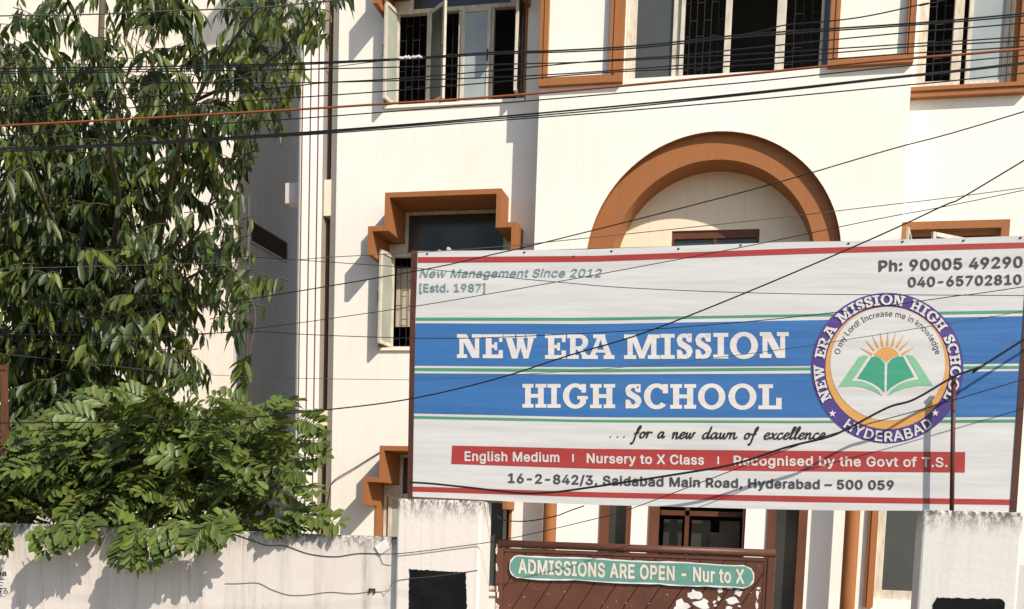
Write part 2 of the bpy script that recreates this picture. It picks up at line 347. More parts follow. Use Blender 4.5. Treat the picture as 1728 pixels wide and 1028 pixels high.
# mouldings: U-shaped frames round the two white panels
pj = .07; sw = .10
def mould(x0, x1, zb, wl, wr):
    mb = MB(); zt = ZT - .9
    mb.box(x0, x0+wl, YC-pj, YC, zb+.085, zt); mb.box(x1-wr, x1, YC-pj, YC, zb+.085, zt); mb.box(x0, x1, YC-pj, YC, zb, zb+.085)
    mb.box(x0+wl*.55, x0+wl*.7, YC-pj-.012, YC-pj, zb+.085, zt); mb.box(x1-wr*.7, x1-wr*.55, YC-pj-.012, YC-pj, zb+.085, zt)
    mb.build('panel_moulding', M['trim'], school)
zb1 = Z(980, 141, YC-pj); zb2 = Z(1465, 108.5, YC-pj)
mould(XB-.003, xW0-.004, zb1, .095, .16); mould(xW1+.004, XD+.003, zb2, .10, .085)
def central_window():
    Yf = YC + .1; zt = ZT - .9; mb = MB()
    xs = [X(p, 120, Yf) for p in (1055, 1131, 1225, 1314, 1384)]
    mb.box(xs[0], xs[0]+.11, Yf, Yf+.07, zW, zt); mb.box(xs[-1]-.02, xW1, Yf, Yf+.07, zW, zt)
    for x, w in ((xs[1]+.06, .05), (xs[2], .035), (xs[3], .05)): mb.box(x-w, x+w, Yf, Yf+.07, zW+.03, zt-.05)
    mb.box(xs[0]+.11, xs[-1]-.02, Yf+.005, Yf+.065, zW, zW+.03); mb.box(xs[0]+.11, xs[-1]-.02, Yf, Yf+.07, zt-.05, zt)
    win = mb.build('window', M['sash'], school, bevel=.004)
    MB().box(xs[0]+.11, xs[1]+.01, Yf+.03, Yf+.036, zW+.03, zt-.05).build('pane', M['frost'], win)
    grille(win, xs[1]+.11, xs[2]-.035, zW+.03, zt-.05, Yf+.09, 4); grille(win, xs[3]+.05, xs[-1]-.02, zW+.03, zt-.05, Yf+.09, 5)
    MB().box(X(1145.5, 120, Yf-.03), X(1152, 120, Yf-.03), Yf-.035, Yf-.001, zW+.035, zt-.06).build('shutter', M['sash'], win)
    MB().box(xs[-1]+.01, xW1-.005, Yf-.02, Yf-.001, zW+.02, zt-.06).build('pane', M['darkglass'], win)
central_window()
# ---- right bay
zS = (Z(1536.5, 153, YR) + Z(1714, 142, YR)) / 2; xA, xBr = X(1545, 130, YR), X(1705, 130, YR)
zH = Z(1610, 388, YR); xH0, xH1 = X(1533, 390, YR), X(1688, 390, YR)
gx0, gx1 = X(1478, 940, YR), X(1560, 940, YR); gz1 = Z(1500, 780, YR)
rholes = [(xA, xBr, zS, ZT-.9), (xH0, xH1, zH-1.3, zH), (gx0, gx1, .9, gz1)]
wall_grid(MB(), XD-.3, XR, 0, ZT, YR, .22, rholes).build('wall', M['bay'], school)
mb = MB(); zq = zS - .11
mb.box(XD+.004, xBr+.16, YR-.09, YR, zq, zS-.002); mb.box(xBr+.05, xBr+.16, YR-.09, YR, zS-.002, ZT-.9)
mb.box(xBr+.0, xBr+.05, YR-.045, YR, zS-.002, ZT-.9); mb.box(XD+.004, xBr+.15, YR-.11, YR-.09, zS-.05, zS-.01)
mb.build('window_moulding', M['trim'], school)
def right_upper():
    Yf = YR + .05; zt = ZT - .9; mb = MB(); q = [X(p, 100, Yf) for p in (1547, 1563, 1606, 1622, 1628, 1701)]
    mb.box(xA, q[1], Yf, Yf+.07, zS, zt); mb.box(q[2], q[3], Yf, Yf+.07, zS, zt); mb.box(q[1], q[2], Yf, Yf+.07, zS, zS+.10)
    mb.box(q[5]-.005, xBr, Yf, Yf+.07, zS, zt); mb.box(q[3], q[5]-.005, Yf+.01, Yf+.07, zS, zS+.03)
    win = mb.build('window', M['sash'], school, bevel=.004); grille(win, q[1], q[2], zS+.10, zt, Yf+.09, 6)
    leaf(win, q[5]-.01, Yf+.012, zS+.035, zt, q[5]-q[4]-.02, rad(2), -1, M['frost_lt'])
right_upper()
def surround(x0, x1, z0, z1, w, Y):
    mb = MB(); mb.box(x0-w, x1+w, Y-.05, Y, z1, z1+w); mb.box(x0-w, x0, Y-.05, Y, z0, z1); mb.box(x1, x1+w, Y-.05, Y, z0, z1); mb.box(x0-w, x1+w, Y-.05, Y, z0-w, z0)
    mb.box(x0, x1, Y+.02, Y+.12, z1-.06, z1-.002); mb.box(x0, x0+.05, Y+.02, Y+.12, z0, z1-.06); mb.box(x1-.05, x1, Y+.02, Y+.12, z0, z1-.06)
    mb.build('window_moulding', M['trim'], school)
surround(xH0, xH1, zH-1.3, zH, .085, YR)
mb = MB(); Yf = YR+.05
mb.box(xH0+.051, xH1-.051, Yf+.01, Yf+.06, zH-.13, zH-.09); mb.box((xH0+xH1)/2-.03, (xH0+xH1)/2+.03, Yf+.01, Yf+.06, zH-1.3, zH-.13)
win = mb.build('window', M['trim_dk'], school)
MB().box(xH0+.051, xH1-.051, Yf+.03, Yf+.035, zH-1.29, zH-.14).build('pane', M['darkglass'], win)
leaf(win, xH0+.02, YR-.06, zH-1.2, zH-.10, .5, rad(100), 1, M['frost']); leaf(win, xH1-.35, YR-.06, zH-1.2, zH-.11, .5, rad(38), -1, M['frost'])
# ground-floor right window
mb = MB(); mb.box(gx0-.10, gx0-.004, YR-.05, YR, .8, gz1+.1); mb.box(gx0-.004, gx1+.1, YR-.05, YR, gz1, gz1+.1); mb.box(gx0-.075, gx0-.05, YR-.065, YR-.05, .8, gz1); mb.build('window_moulding', M['trim'], school)
mb = MB(); mb.box(gx0, gx0+.09, YR+.04, YR+.1, .9, gz1); mb.box(gx1-.05, gx1, YR+.04, YR+.1, .9, gz1); mb.box(gx0+.09, gx1-.05, YR+.04, YR+.1, .9, 1.0); win = mb.build('window', M['sash'], school, bevel=.004)
MB().box(gx0+.09, gx1-.05, YR+.06, YR+.065, 1.0, gz1).build('pane', M['frost'], win)
# ---- ground floor of the middle bay: wall with door and side lights behind two round columns
YG = 13.05
gp = lambda p: X(p, 900, YG)
gz = Z(1180, 780, YG)
h = [(gp(1016), gp(1060), 0, gz), (gp(1099), gp(1257), 0, gz), (gp(1298), gp(1357), 0, gz)]
wall_grid(MB(), XB-.05, XD, 0, zF, YG, .25, h).build('wall', M['white_wall'], school)
for i, (a, b, c, d) in enumerate(h):
    mb = MB(); w = .07 if i != 1 else .075
    mb.box(a-.03, a+w, YG-.02, YG+.16, c, d); mb.box(b-w if i == 2 else b-.03, b+.03 if i != 1 else b+.002, YG-.02 if i != 1 else YG+.02, YG+.16, c, d); mb.box(a+w, b-.03, YG+.02, YG+.16, d-.07, d)
    dr = mb.build('door' if i == 1 else 'side_light', M['door'], school)
    if i != 1:
        MB().box(a+w, b-.03, YG+.1, YG+.11, c, d-.07).build('pane', M['darkglass'], dr)
    else:
        zq = Z(1180, 867, YG+.4); xm = X(1159, 890, YG+.3)
        mb = MB(); mb.box(a+w, b-.03, YG+.28, YG+.33, zq-.03, zq+.03); mb.box(xm-.025, xm+.025, YG+.28, YG+.33, 0, d); mb.build('transom', M['trim_dk'], dr)
        mb = MB()
        for q0, q1 in ((1120, 1151), (1167, 1199), (1214, 1248)): mb.box(X(q0, 890, YG+.45), X(q1, 890, YG+.45), YG+.45, YG+.48, .3, Z(1180, 878, YG+.45))
        mb.build('door_panel', M['darkglass'], dr)
        MB().box(X(1198, 910, YG+.42), X(1248, 910, YG+.42), YG+.40, YG+.42, .9, Z(1220, 899, YG+.42)).build('notice', paint('notice_board', (.10, .08, .06), None, .8), dr)
for p in (927, 1437):
    c = P(p, 900, 12.78); mb = MB(); mb.tube([(c.x, 12.78, z) for z in (0, 1, 2, zF + .3)], .082, 20)
    mb.build('column', M['trim'], school, smooth=True)
# ---- pilaster with pinstripes and the slit beside it
mb = MB(); YP = 13.04
pl, pr, pcf = X(505, 400, YP), X(541, 400, YP), X(498, 400, YP)
mb.prism([(pcf-.02, YP+.12, 0), (pl, YP, 0), (pr, YP, 0), (pr, YP+.9, 0), (pcf-.02, YP+.9, 0)], (0, 0, ZT)); mb.build('pilaster', M['white_wall'], school)
mb = MB()
for p in (506, 519.5, 532.5): x = X(p, 500, YP); mb.box(x-.008, x+.008, YP-.003, YP, 0, ZT)
mb.build('pinstripe', M['line'], school)
cx = X(556, 450, 13.1); mb = MB()
mb.prism([(XE, YL, 0), (XE, YL+.22, 0), (cx, YL+.3, 0), (cx, YL+.1, 0)], (0, 0, ZT)); mb.build('wall_edge', M['edge'], school)
mb = MB()
for y0, y1 in ((-60, 122), (192, 305), (372, 690), (770, 912)): mb.box(pr+.001, pr+.012, YP+.06, YP+.6, Z(548, y1, YP+.1), Z(548, y0, YP+.1))
mb.build('louvre_window', M['slit'], school)  # strips share the shade-darkened slit colour
MB().box(pr+.0005, pr+.006, YP+.02, YP+.62, 0, ZT).build('slit_shade_sheet', M['slit'], school)  # dark sheet over the pilaster side, painting in the recess shade
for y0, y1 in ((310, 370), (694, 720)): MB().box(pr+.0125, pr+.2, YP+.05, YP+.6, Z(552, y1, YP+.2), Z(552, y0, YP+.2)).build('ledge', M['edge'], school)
# ---- carcass: slabs, back, roof, ends
mb = MB(); mb.box(XE-.05, XR, 16.4, 16.6, 0, ZT); mb.box(XE-.05, XE+.0, YL+.31, 16.4, 0, ZT); mb.box(XR, XR+.2, YR, 16.6, 0, ZT)
zf1 = zSill - .95
for z in (zf1, zf1 + dz2): mb.box(XE, XR, YL+.24, 16.4, z-.12, z)
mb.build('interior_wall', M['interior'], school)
mb = MB().box(XE-.4, XR+.3, YC-.35, 16.7, ZT, ZT+.2); mb.build('roof', M['cream'], school)
# ================================================================ NEIGHBOUR BUILDING
YN = 14.25
nb = thing('neighbouring_house', 'plain peach plastered house behind the leafy tree at left', 'building', (-9, 15, 0))
xN = X(393, 450, YN)
MB().box(-16, xN, YN, 18, 0, 11).build('wall', M['neigh'], nb)
MB().box(xN, xN+.015, YN+.02, 18, 0, 11).build('side_wall', M['neigh_shade'], nb)
def sideY(px):                                                       # depth at which the side wall shows at column px
    y = YN
    for _ in range(30): y *= xN / X(px, 420, y) if X(px, 420, y) else 1
    return y
ya, yb = sideY(419), sideY(481); xs_ = xN + .015
zl0, zl1 = Z(450, 424, (ya+yb)/2), Z(450, 386, (ya+yb)/2)
zl1 = Z(419, 373, ya); zl0 = zl1 - .27
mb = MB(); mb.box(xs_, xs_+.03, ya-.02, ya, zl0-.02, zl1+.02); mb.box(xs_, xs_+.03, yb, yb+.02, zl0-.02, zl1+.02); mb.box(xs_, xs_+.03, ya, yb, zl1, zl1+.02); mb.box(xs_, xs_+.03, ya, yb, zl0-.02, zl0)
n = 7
lw = mb.build('window', M['neigh_shade'], nb); mb = MB()
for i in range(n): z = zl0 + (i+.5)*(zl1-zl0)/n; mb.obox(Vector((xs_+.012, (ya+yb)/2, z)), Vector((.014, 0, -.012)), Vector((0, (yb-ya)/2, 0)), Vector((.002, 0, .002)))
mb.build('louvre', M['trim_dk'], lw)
MB().box(xs_+.001, xs_+.004, ya, yb, zl0, zl1).build('pane', M['interior'], lw)  # dark sheet on the solid wall imitates an unlit opening
c = P(416, 450, YN-.05); MB().tube([(xN+.06, YN+.35, z) for z in (Z(416, 640, YN+.35), Z(416, 330, YN+.35))], .022, 10).build('drainpipe', M['pvc'], nb, smooth=True)
c = P(494, 327, 13.3); MB().box(c.x-.08, c.x+.1, 13.25, 13.45, c.z-.13, c.z+.12).build('ledge', M['neigh_shade'], school)  # pale box greyed with the shade-darkened plaster
# ================================================================ STREET WALL, PILLARS, GATE
YW, YPF, YPB, YGT = 6.5, 6.45, 6.72, 6.72
zWt = (Z(100, 885.5, YW) + Z(640, 906, YW)) / 2
M['wallA'] = plaster('boundary_plaster', (.66, .60, .545), (.27, .235, .20), .6, (zWt, .13))
xp0, xp1 = (X(670, 845, YPF) + X(668, 1000, YPF)) / 2, (X(812, 850, YPF) + X(808, 1000, YPF)) / 2
bw = thing('boundary_wall', 'low off-white plastered street wall with rain streaks under the shrub', 'wall', (-4, YW, 0))
wm = MB().box(-9, xp0-.002, YW, YW+.2, 0, zWt).build('wall', M['wallA'], bw, bevel=.012)
def pillar(x0, x1, zt, label, zt_m):
    t = thing('gate_pillar', label, 'pillar', ((x0+x1)/2, YPF, 0), 'pillars either side of the gate')
    m = plaster('pillar_plaster', (.70, .64, .58) if x0 < 0 else (.62, .60, .555), (.30, .26, .22), .22, (zt, .15))
    MB().box(x0, x1, YPF, YPB, 0, zt).build('shaft', m, t, bevel=.014); return t
zp1 = (Z(675, 841, YPF) + Z(808, 846, YPF)) / 2
pA = pillar(xp0, xp1, zp1, 'mould-topped white gate pillar left of the brown gate, carrying the banner post', zp1)
xq0, xq1 = X(1553, 940, YPF), X(1722, 940, YPF); zp2 = (Z(1560, 861, YPF) + Z(1720, 864, YPF)) / 2
pB = pillar(xq0, xq1, zp2, 'pale grey gate pillar at far right with a slim dark pole standing on it', zp2)
def rough_panel(pts, Y, name, mat, par, amp=.004, seed=0, th=.003):
    r = random.Random(seed); poly = []; n = len(pts)
    for i in range(n):
        a, b = P(*pts[i], Y), P(*pts[(i+1) % n], Y)
        k = max(2, int((b-a).length / .015))
        for j in range(k): q = a.lerp(b, j/k); poly.append(Vector((q.x + r.uniform(-amp, amp), Y, q.z + r.uniform(-amp, amp))))
    return MB().prism([p for p in poly], (0, -th, 0)).build(name, mat, par)
rough_panel([(691, 960.5), (786, 966), (788, 1026), (781, 1060), (690, 1060)], YPF-.001, 'painted_panel', M['black'], pA, .003, 1)
rough_panel([(1581, 1008.5), (1690, 1011), (1696, 1018), (1692, 1060), (1570, 1060), (1574, 1020)], YPF-.001, 'painted_panel', M['black'], pB, .003, 2)
wall2 = thing('side_wall', 'short grey plastered wall stub just past the right gate pillar', 'wall', (xq1+1, YW+.05, 0))
MB().box(xq1+.003, xq1+3, YW+.05, YW+.25, 0, Z(1726, 955, YW)).build('wall', plaster('stub_plaster', (.5, .48, .45), (.3, .27, .24), .4), wall2)
# gate
ga, gb = X(838, 960, YGT), (X(1309.8, 927, YGT) + X(1305, 1010, YGT)) / 2; zg = (Z(838, 910.5, YGT) + Z(1309, 927.5, YGT)) / 2
gate = thing('gate', 'brown metal gate leaf with slanted boards, torn papers and a green admissions sticker', 'gate', ((ga+gb)/2, YGT, 0))
mb = MB(); rr_ = .024
mb.tube([(ga+.01, YGT-.01, zg-rr_), ((ga+gb)/2, YGT-.01, zg-rr_), (gb, YGT-.01, zg-rr_)], rr_, 14); mb.build('top_rail', M['gate'], gate, smooth=True)
mb = MB(); fw = .045; zi = zg - .052
mb.box(ga, ga+fw, YGT-.02, YGT+.02, .05, zi-.001); mb.box(gb-fw, gb+.001, YGT-.02, YGT+.02, .05, zi+.035); mb.box(ga+fw, gb-fw, YGT-.014, YGT+.018, zi-.024, zi); mb.box(ga+fw, gb-fw, YGT-.02, YGT+.02, .05, .10)
mb.box(gb-fw-.022, gb-fw-.001, YGT-.012, YGT+.016, .1, zi-.025)
mb.build('frame', M['gate'], gate, bevel=.004)
def clip(poly, x0, x1, z0, z1):
    for axis, lim, sg in ((0, x0, 1), (0, x1, -1), (1, z0, 1), (1, z1, -1)):
        out = []
        for i in range(len(poly)):
            a, b = poly[i], poly[(i+1) % len(poly)]; da, db = sg*(a[axis]-lim), sg*(b[axis]-lim)
            if da >= 0: out.append(a)
            if da*db < 0: t = da/(da-db); out.append((a[0]+(b[0]-a[0])*t, a[1]+(b[1]-a[1])*t))
        poly = out
        if not poly: break
    return poly
mb = MB(); px0, px1, pz0, pz1 = ga+fw, gb-fw-.022, .10, zi-.024; sl_ = .60; wp = .137
k = px0 - 1.2
while k < px1 + .1:
    g_ = .003; q = clip([(k+g_, pz0), (k+wp-g_, pz0), (k+wp-g_+sl_*(pz1-pz0), pz1), (k+g_+sl_*(pz1-pz0), pz1)], px0, px1, pz0, pz1)
    if len(q) >= 3: mb.prism([(x, YGT-.008, z) for x, z in q], (0, .01, 0))
    k += wp
mb.build('board_panel', M['gate'], gate)
MB().box(px0, px1, YGT+.0025, YGT+.008, pz0, pz1).build('backing_sheet', M['gate_dk'], gate)
# ---------------------------------------------------------------- flat art helpers (printed art, in its own plane)
def poly_px(mb, pts, Y): mb.add([P(x, y, Y) for x, y in pts], [tuple(range(len(pts)))]); return mb
def band_px(mb, top, bot, Y):              # strip between two polylines given at the same x
    n = len(top); mb.add([P(x, y, Y) for x, y in top] + [P(x, y, Y) for x, y in bot], [(i, i+1, n+i+1, n+i) for i in range(n-1)]); return mb
GLYPH = {
 '!': (196, '67,160 63,509 132,509 128,160|98,-4 89,-4 81,-1 73,3 66,9 60,16 56,24 53,32 52,41 53,50 56,58 60,66 66,73 73,79 81,83 89,86 98,86 107,86 116,83 123,79 130,73 136,66 140,58 143,50 143,41 143,32 140,24 136,16 130,9 123,3 116,-1 107,-4'),
 ',': (188, '38,-119 68,71 137,71 84,-119'),
 '-': (453, '337,244 337,188 114,188 114,244'),
 '.': (188, '95,-4 86,-4 78,-1 70,3 63,9 57,16 53,24 50,32 50,41 50,50 53,59 57,66 63,73 70,79 78,83 86,86 95,87 104,86 113,83 121,79 128,73 134,66 138,59 140,50 141,41 140,32 138,24 134,16 128,9 121,3 113,-1 104,-4'),
 '/': (249, '235,533 71,-76 14,-76 178,533'),
 '0': (453, '227,-7 199,-5 174,1 151,11 130,24 111,41 95,62 80,86 69,113 60,144 53,178 49,214 48,254 49,294 53,330 60,364 69,395 81,422 95,447 112,467 130,484 151,498 174,508 200,514 227,516 254,514 279,508 302,498 323,484 342,467 358,447 372,422 384,395 393,364 400,330 404,294 405,254 404,214 400,178 393,144 384,113 373,86 359,62 342,41 323,24 302,11 279,1 254,-5|227,50 245,51 261,56 276,63 290,74 303,87 313,103 323,122 330,144 336,168 340,194 343,223 344,254 343,285 340,314 336,341 330,365 323,387 313,405 303,422 290,435 276,446 261,453 245,458 227,460 209,458 192,453 177,446 163,435 151,422 140,405 131,387 123,365 117,341 113,314 110,285 109,254 110,223 113,194 117,168 123,144 131,122 140,103 151,87 163,74 177,63 192,56 209,51'),
 '1': (453, '76,0 76,55 391,55 391,0|276,509 276,0 212,0 212,448 209,448 86,358 86,427 198,509'),
 '2': (453, '64,0 64,47 234,229 282,282 291,294 299,305 305,316 311,327 315,337 318,348 320,360 320,371 319,385 317,397 313,408 308,419 301,428 293,436 283,443 273,449 262,454 250,457 237,459 224,460 209,459 196,457 184,453 172,447 162,441 153,433 145,424 139,413 134,402 130,390 128,376 127,362 66,362 67,384 71,405 77,424 86,442 98,459 111,473 126,486 143,496 162,505 182,511 203,514 225,516 247,514 268,511 288,505 306,497 323,486 337,474 350,461 361,445 370,428 376,411 380,392 381,372 380,358 378,345 375,331 371,318 365,304 357,290 347,275 336,259 322,241 306,223 288,202 267,180 153,60 153,57 389,57 389,0'),
 '3': (453, '218,-7 195,-6 173,-3 152,2 133,10 114,19 98,30 83,43 70,57 60,74 52,91 46,111 44,132 109,132 111,119 115,107 120,97 126,87 134,78 144,71 154,64 165,59 178,55 191,52 204,50 219,50 234,51 248,53 262,56 275,61 287,67 297,74 307,83 315,93 321,104 325,116 328,130 329,145 328,158 326,172 322,184 316,196 308,207 299,217 288,226 275,234 260,240 242,244 223,247 201,248 157,248 157,299 288,448 288,452 70,452 70,509 372,509 372,461 211,278 211,289 239,290 264,288 287,284 308,276 327,265 344,253 359,239 371,222 381,205 387,186 392,166 393,145 392,123 387,103 380,84 370,66 358,50 344,36 327,23 309,12 288,4 266,-2 243,-6'),
 '4': (453, '40,105 40,158 247,509 311,509 109,166 109,163 413,163 413,105|282,0 282,121 282,146 282,318 343,318 343,0'),
 '5': (453, '221,-7 199,-6 178,-2 159,3 140,11 123,21 108,32 94,45 83,60 73,76 66,93 62,111 60,130 122,130 124,119 127,108 132,98 138,89 145,80 154,73 163,66 173,60 184,56 196,52 208,50 221,50 236,51 250,53 264,58 276,64 288,72 298,82 307,92 314,104 320,117 324,131 327,146 328,162 327,178 324,193 320,208 314,221 306,233 297,244 286,254 275,262 262,269 248,273 233,276 218,277 205,276 192,275 180,272 167,268 156,264 145,258 136,252 128,246 67,253 96,509 366,509 366,452 151,452 134,301 136,301 145,308 155,315 166,320 178,325 190,329 203,331 216,333 229,334 247,333 263,330 279,326 294,321 308,314 321,306 334,296 345,285 355,273 364,260 372,246 379,231 384,215 388,199 390,181 391,163 390,139 385,117 379,95 369,76 357,57 343,41 327,27 309,15 289,6 268,-1 245,-5'),
 '6': (453, '226,-7 203,-5 182,-1 161,5 142,15 125,26 109,40 96,56 84,74 75,94 69,115 65,138 64,162 65,180 68,199 73,219 80,239 89,261 102,285 118,311 137,340 252,509 322,509 151,261 145,261 149,268 154,275 159,281 165,288 172,293 179,299 187,303 196,307 205,310 214,312 224,314 235,314 257,313 278,309 298,303 316,295 332,284 346,271 359,257 370,240 378,221 384,201 388,180 389,157 388,134 384,112 377,92 368,73 356,55 343,39 327,26 310,14 291,5 271,-2 249,-6|226,48 241,49 254,52 267,56 279,63 289,70 299,79 307,90 314,101 320,114 324,128 327,142 327,157 327,173 324,187 320,201 314,213 307,225 299,235 289,244 279,251 267,258 254,262 241,264 226,265 212,264 198,262 186,258 174,252 163,244 153,235 145,225 138,214 132,201 128,188 126,174 125,158 126,143 128,128 132,114 138,102 145,90 153,79 163,70 174,63 186,56 198,52 212,49'),
 '7': (453, '97,0 323,448 323,452 62,452 62,509 391,509 391,449 165,0'),
 '8': (453, '226,-7 201,-6 178,-2 156,3 136,11 117,21 101,33 86,47 74,62 64,78 57,96 53,115 52,135 53,151 55,166 59,181 65,195 72,208 81,220 90,231 101,241 113,249 125,256 139,261 153,265 153,267 135,273 119,282 105,293 93,308 83,324 76,342 72,360 70,380 72,399 75,417 82,434 90,450 101,464 114,477 129,488 146,498 164,506 184,511 204,514 226,516 248,514 269,511 288,506 306,498 323,488 337,477 350,464 361,450 370,434 377,417 380,399 382,380 380,361 376,342 369,324 359,308 347,293 333,282 318,273 300,267 300,265 314,261 327,256 339,249 351,241 362,231 372,220 380,208 387,195 393,181 397,166 400,151 401,135 399,115 395,96 388,78 378,62 366,47 352,33 335,21 317,11 296,3 275,-2 251,-6|226,49 243,50 258,52 272,55 285,60 296,66 307,74 315,82 323,91 329,102 333,113 336,126 337,139 336,152 333,165 329,177 322,189 314,199 305,208 295,216 283,223 270,228 256,232 242,234 226,235 211,234 196,232 182,228 169,223 157,216 147,208 138,199 130,189 123,177 119,165 116,152 115,139 116,126 119,113 123,102 129,91 136,82 145,74 156,66 167,60 180,55 195,52 210,50|226,290 239,290 252,292 263,296 274,300 284,306 293,313 300,321 307,330 312,341 316,351 318,363 319,376 318,388 316,399 313,410 308,420 301,429 294,437 285,444 275,449 264,454 252,457 240,459 226,460 213,459 200,457 188,454 177,449 167,444 159,437 151,429 145,420 139,410 136,399 134,388 133,376 134,363 136,351 139,341 145,330 151,321 159,313 168,306 178,300 189,296 201,292 213,290'),
 '9': (453, '226,516 249,514 271,510 291,503 310,494 328,482 343,468 356,452 368,434 377,414 384,393 388,371 389,347 388,328 385,309 380,290 373,270 363,248 350,224 334,197 315,168 200,0 130,0 301,248 307,248 303,240 299,234 294,227 287,221 281,215 273,210 265,206 257,202 248,199 238,196 228,195 218,195 195,196 175,199 155,206 137,214 121,225 106,237 94,252 83,269 74,287 68,307 65,329 64,352 65,375 69,397 75,417 85,436 96,454 110,469 125,483 143,494 162,504 182,510 203,514|226,460 212,459 199,457 186,452 174,446 163,438 154,429 145,419 138,407 133,395 129,381 126,367 125,352 126,336 129,322 133,308 138,295 145,284 154,274 163,265 174,257 186,251 199,247 212,244 226,243 240,244 254,247 267,251 279,257 289,265 299,273 307,284 314,295 320,308 324,321 327,335 327,350 327,366 324,381 320,394 314,407 307,419 299,429 290,438 279,446 267,452 254,457 241,459'),
 ':': (188, '95,-4 86,-4 78,-1 70,3 63,9 57,16 53,24 50,32 50,41 50,50 53,59 57,66 63,73 70,79 78,83 86,86 95,87 104,86 113,83 121,79 128,73 134,66 138,59 140,50 141,41 140,32 138,24 134,16 128,9 121,3 113,-1 104,-4|95,271 86,272 78,274 70,278 63,284 57,291 53,299 50,307 50,316 50,325 53,334 57,342 63,349 70,354 78,359 86,361 95,362 104,361 113,359 121,354 128,349 134,342 138,334 140,325 141,316 140,307 138,299 134,291 128,284 121,278 113,274 104,272'),
 'A': (480, '16,0 201,509 276,509 463,0 395,0 287,302 264,372 232,478 245,478 213,371 191,302 85,0|110,142 110,199 370,199 370,142'),
 'B': (456, '60,0 60,509 241,509 266,508 289,504 310,499 329,491 345,481 359,469 371,456 381,442 388,426 394,410 397,392 398,374 397,358 395,344 392,331 387,320 380,310 373,301 365,293 356,286 347,280 336,275 326,270 315,267 315,262 327,261 339,257 351,252 363,245 374,237 385,227 394,216 402,203 409,189 414,173 417,155 418,136 417,117 413,100 408,83 400,67 390,52 377,39 362,28 344,18 324,10 301,4 275,1 247,0|125,57 245,57 272,58 296,63 315,70 330,80 341,92 349,105 354,120 355,137 355,149 352,161 348,173 342,184 335,194 327,203 317,211 306,218 293,224 279,228 264,230 248,231 125,231|125,285 238,285 252,286 265,288 277,291 288,296 299,302 308,309 316,317 323,326 329,337 333,348 335,359 336,372 334,388 330,403 323,417 313,429 299,439 283,446 263,450 240,452 125,452'),
 'C': (510, '267,-7 235,-5 205,1 177,11 150,25 126,42 104,63 86,88 70,115 57,146 48,179 42,215 40,254 42,293 48,329 57,362 70,393 86,421 104,445 126,466 150,484 177,498 205,508 235,514 267,516 286,515 305,513 323,509 340,504 357,498 373,490 388,481 402,471 415,460 427,447 438,433 448,418 456,402 463,385 469,367 473,348 408,348 405,361 401,373 395,384 389,395 382,404 375,413 366,421 357,428 348,435 337,440 327,445 315,449 304,452 292,454 280,455 267,456 245,454 223,450 203,443 184,432 166,419 150,403 137,385 125,364 116,340 109,314 105,285 103,254 105,223 109,194 116,168 125,145 137,123 151,105 166,89 184,76 203,66 223,59 245,54 267,53 280,53 292,55 304,57 315,60 327,64 337,69 348,74 357,81 366,88 375,96 382,105 389,114 395,125 401,136 405,148 408,160 473,160 469,142 463,124 457,107 448,91 438,76 428,62 416,49 402,38 388,28 373,19 357,11 341,5 323,0 305,-4 286,-6'),
 'D': (502, '219,0 96,0 96,57 215,57 244,58 272,63 296,70 318,81 337,94 354,110 368,128 379,149 388,172 394,198 398,226 399,255 398,285 394,312 388,337 379,361 368,381 354,399 338,415 320,428 299,438 275,446 249,450 221,452 93,452 93,509 225,509 261,507 294,501 325,492 353,478 377,461 399,441 418,418 433,391 446,361 455,329 460,293 462,255 460,217 455,181 446,149 433,119 417,92 398,68 376,48 351,31 322,17 291,8 256,2|125,509 125,0 60,0 60,509'),
 'E': (419, '60,0 60,509 372,509 372,452 125,452 125,286 355,286 355,229 125,229 125,57 375,57 375,0'),
 'G': (520, '269,-7 236,-5 205,1 176,11 149,25 125,43 104,64 85,88 69,116 57,146 47,179 42,215 40,254 42,293 47,329 57,362 69,393 85,421 103,445 125,466 149,484 175,498 203,508 233,514 265,516 285,515 304,513 322,509 340,504 358,497 374,489 389,480 403,469 416,458 429,445 439,431 449,416 458,401 465,384 470,367 474,349 408,349 404,361 399,372 393,383 387,393 380,403 373,411 365,420 356,427 347,434 337,439 326,444 315,448 304,452 291,454 279,455 265,456 243,454 222,450 202,443 183,432 166,419 150,404 137,385 125,364 116,340 109,314 105,285 103,254 105,223 109,194 116,168 125,145 137,124 151,105 166,90 184,76 203,66 224,59 246,54 269,53 290,54 309,57 328,63 345,71 360,81 374,93 386,107 396,123 404,141 410,160 414,180 415,202 434,199 283,199 283,256 478,256 478,200 476,170 471,141 463,115 451,91 436,69 419,50 399,33 377,19 352,8 326,0 298,-5'),
 'H': (517, '60,0 60,509 125,509 125,289 392,289 392,509 457,509 457,0 392,0 392,232 125,232 125,0'),
 'I': (300, '31,0 31,57 118,57 118,452 31,452 31,509 269,509 269,452 183,452 183,57 269,57 269,0'),
 'L': (393, '60,0 60,509 125,509 125,57 361,57 361,0'),
 'M': (628, '60,0 60,509 152,509 277,187 287,159 299,123 311,84 322,49 307,49 318,83 330,121 342,158 352,187 476,509 568,509 568,0 504,0 504,291 504,327 505,369 506,413 507,457 513,457 498,409 482,363 467,322 456,291 342,0 286,0 170,291 159,321 145,361 129,408 112,457 119,457 120,416 121,372 122,328 122,291 122,0'),
 'N': (523, '60,0 60,509 136,509 343,183 363,151 388,107 414,55 405,54 401,108 399,157 399,195 399,509 463,509 463,0 387,0 202,290 177,331 148,381 108,452 119,454 122,384 124,328 125,291 125,0'),
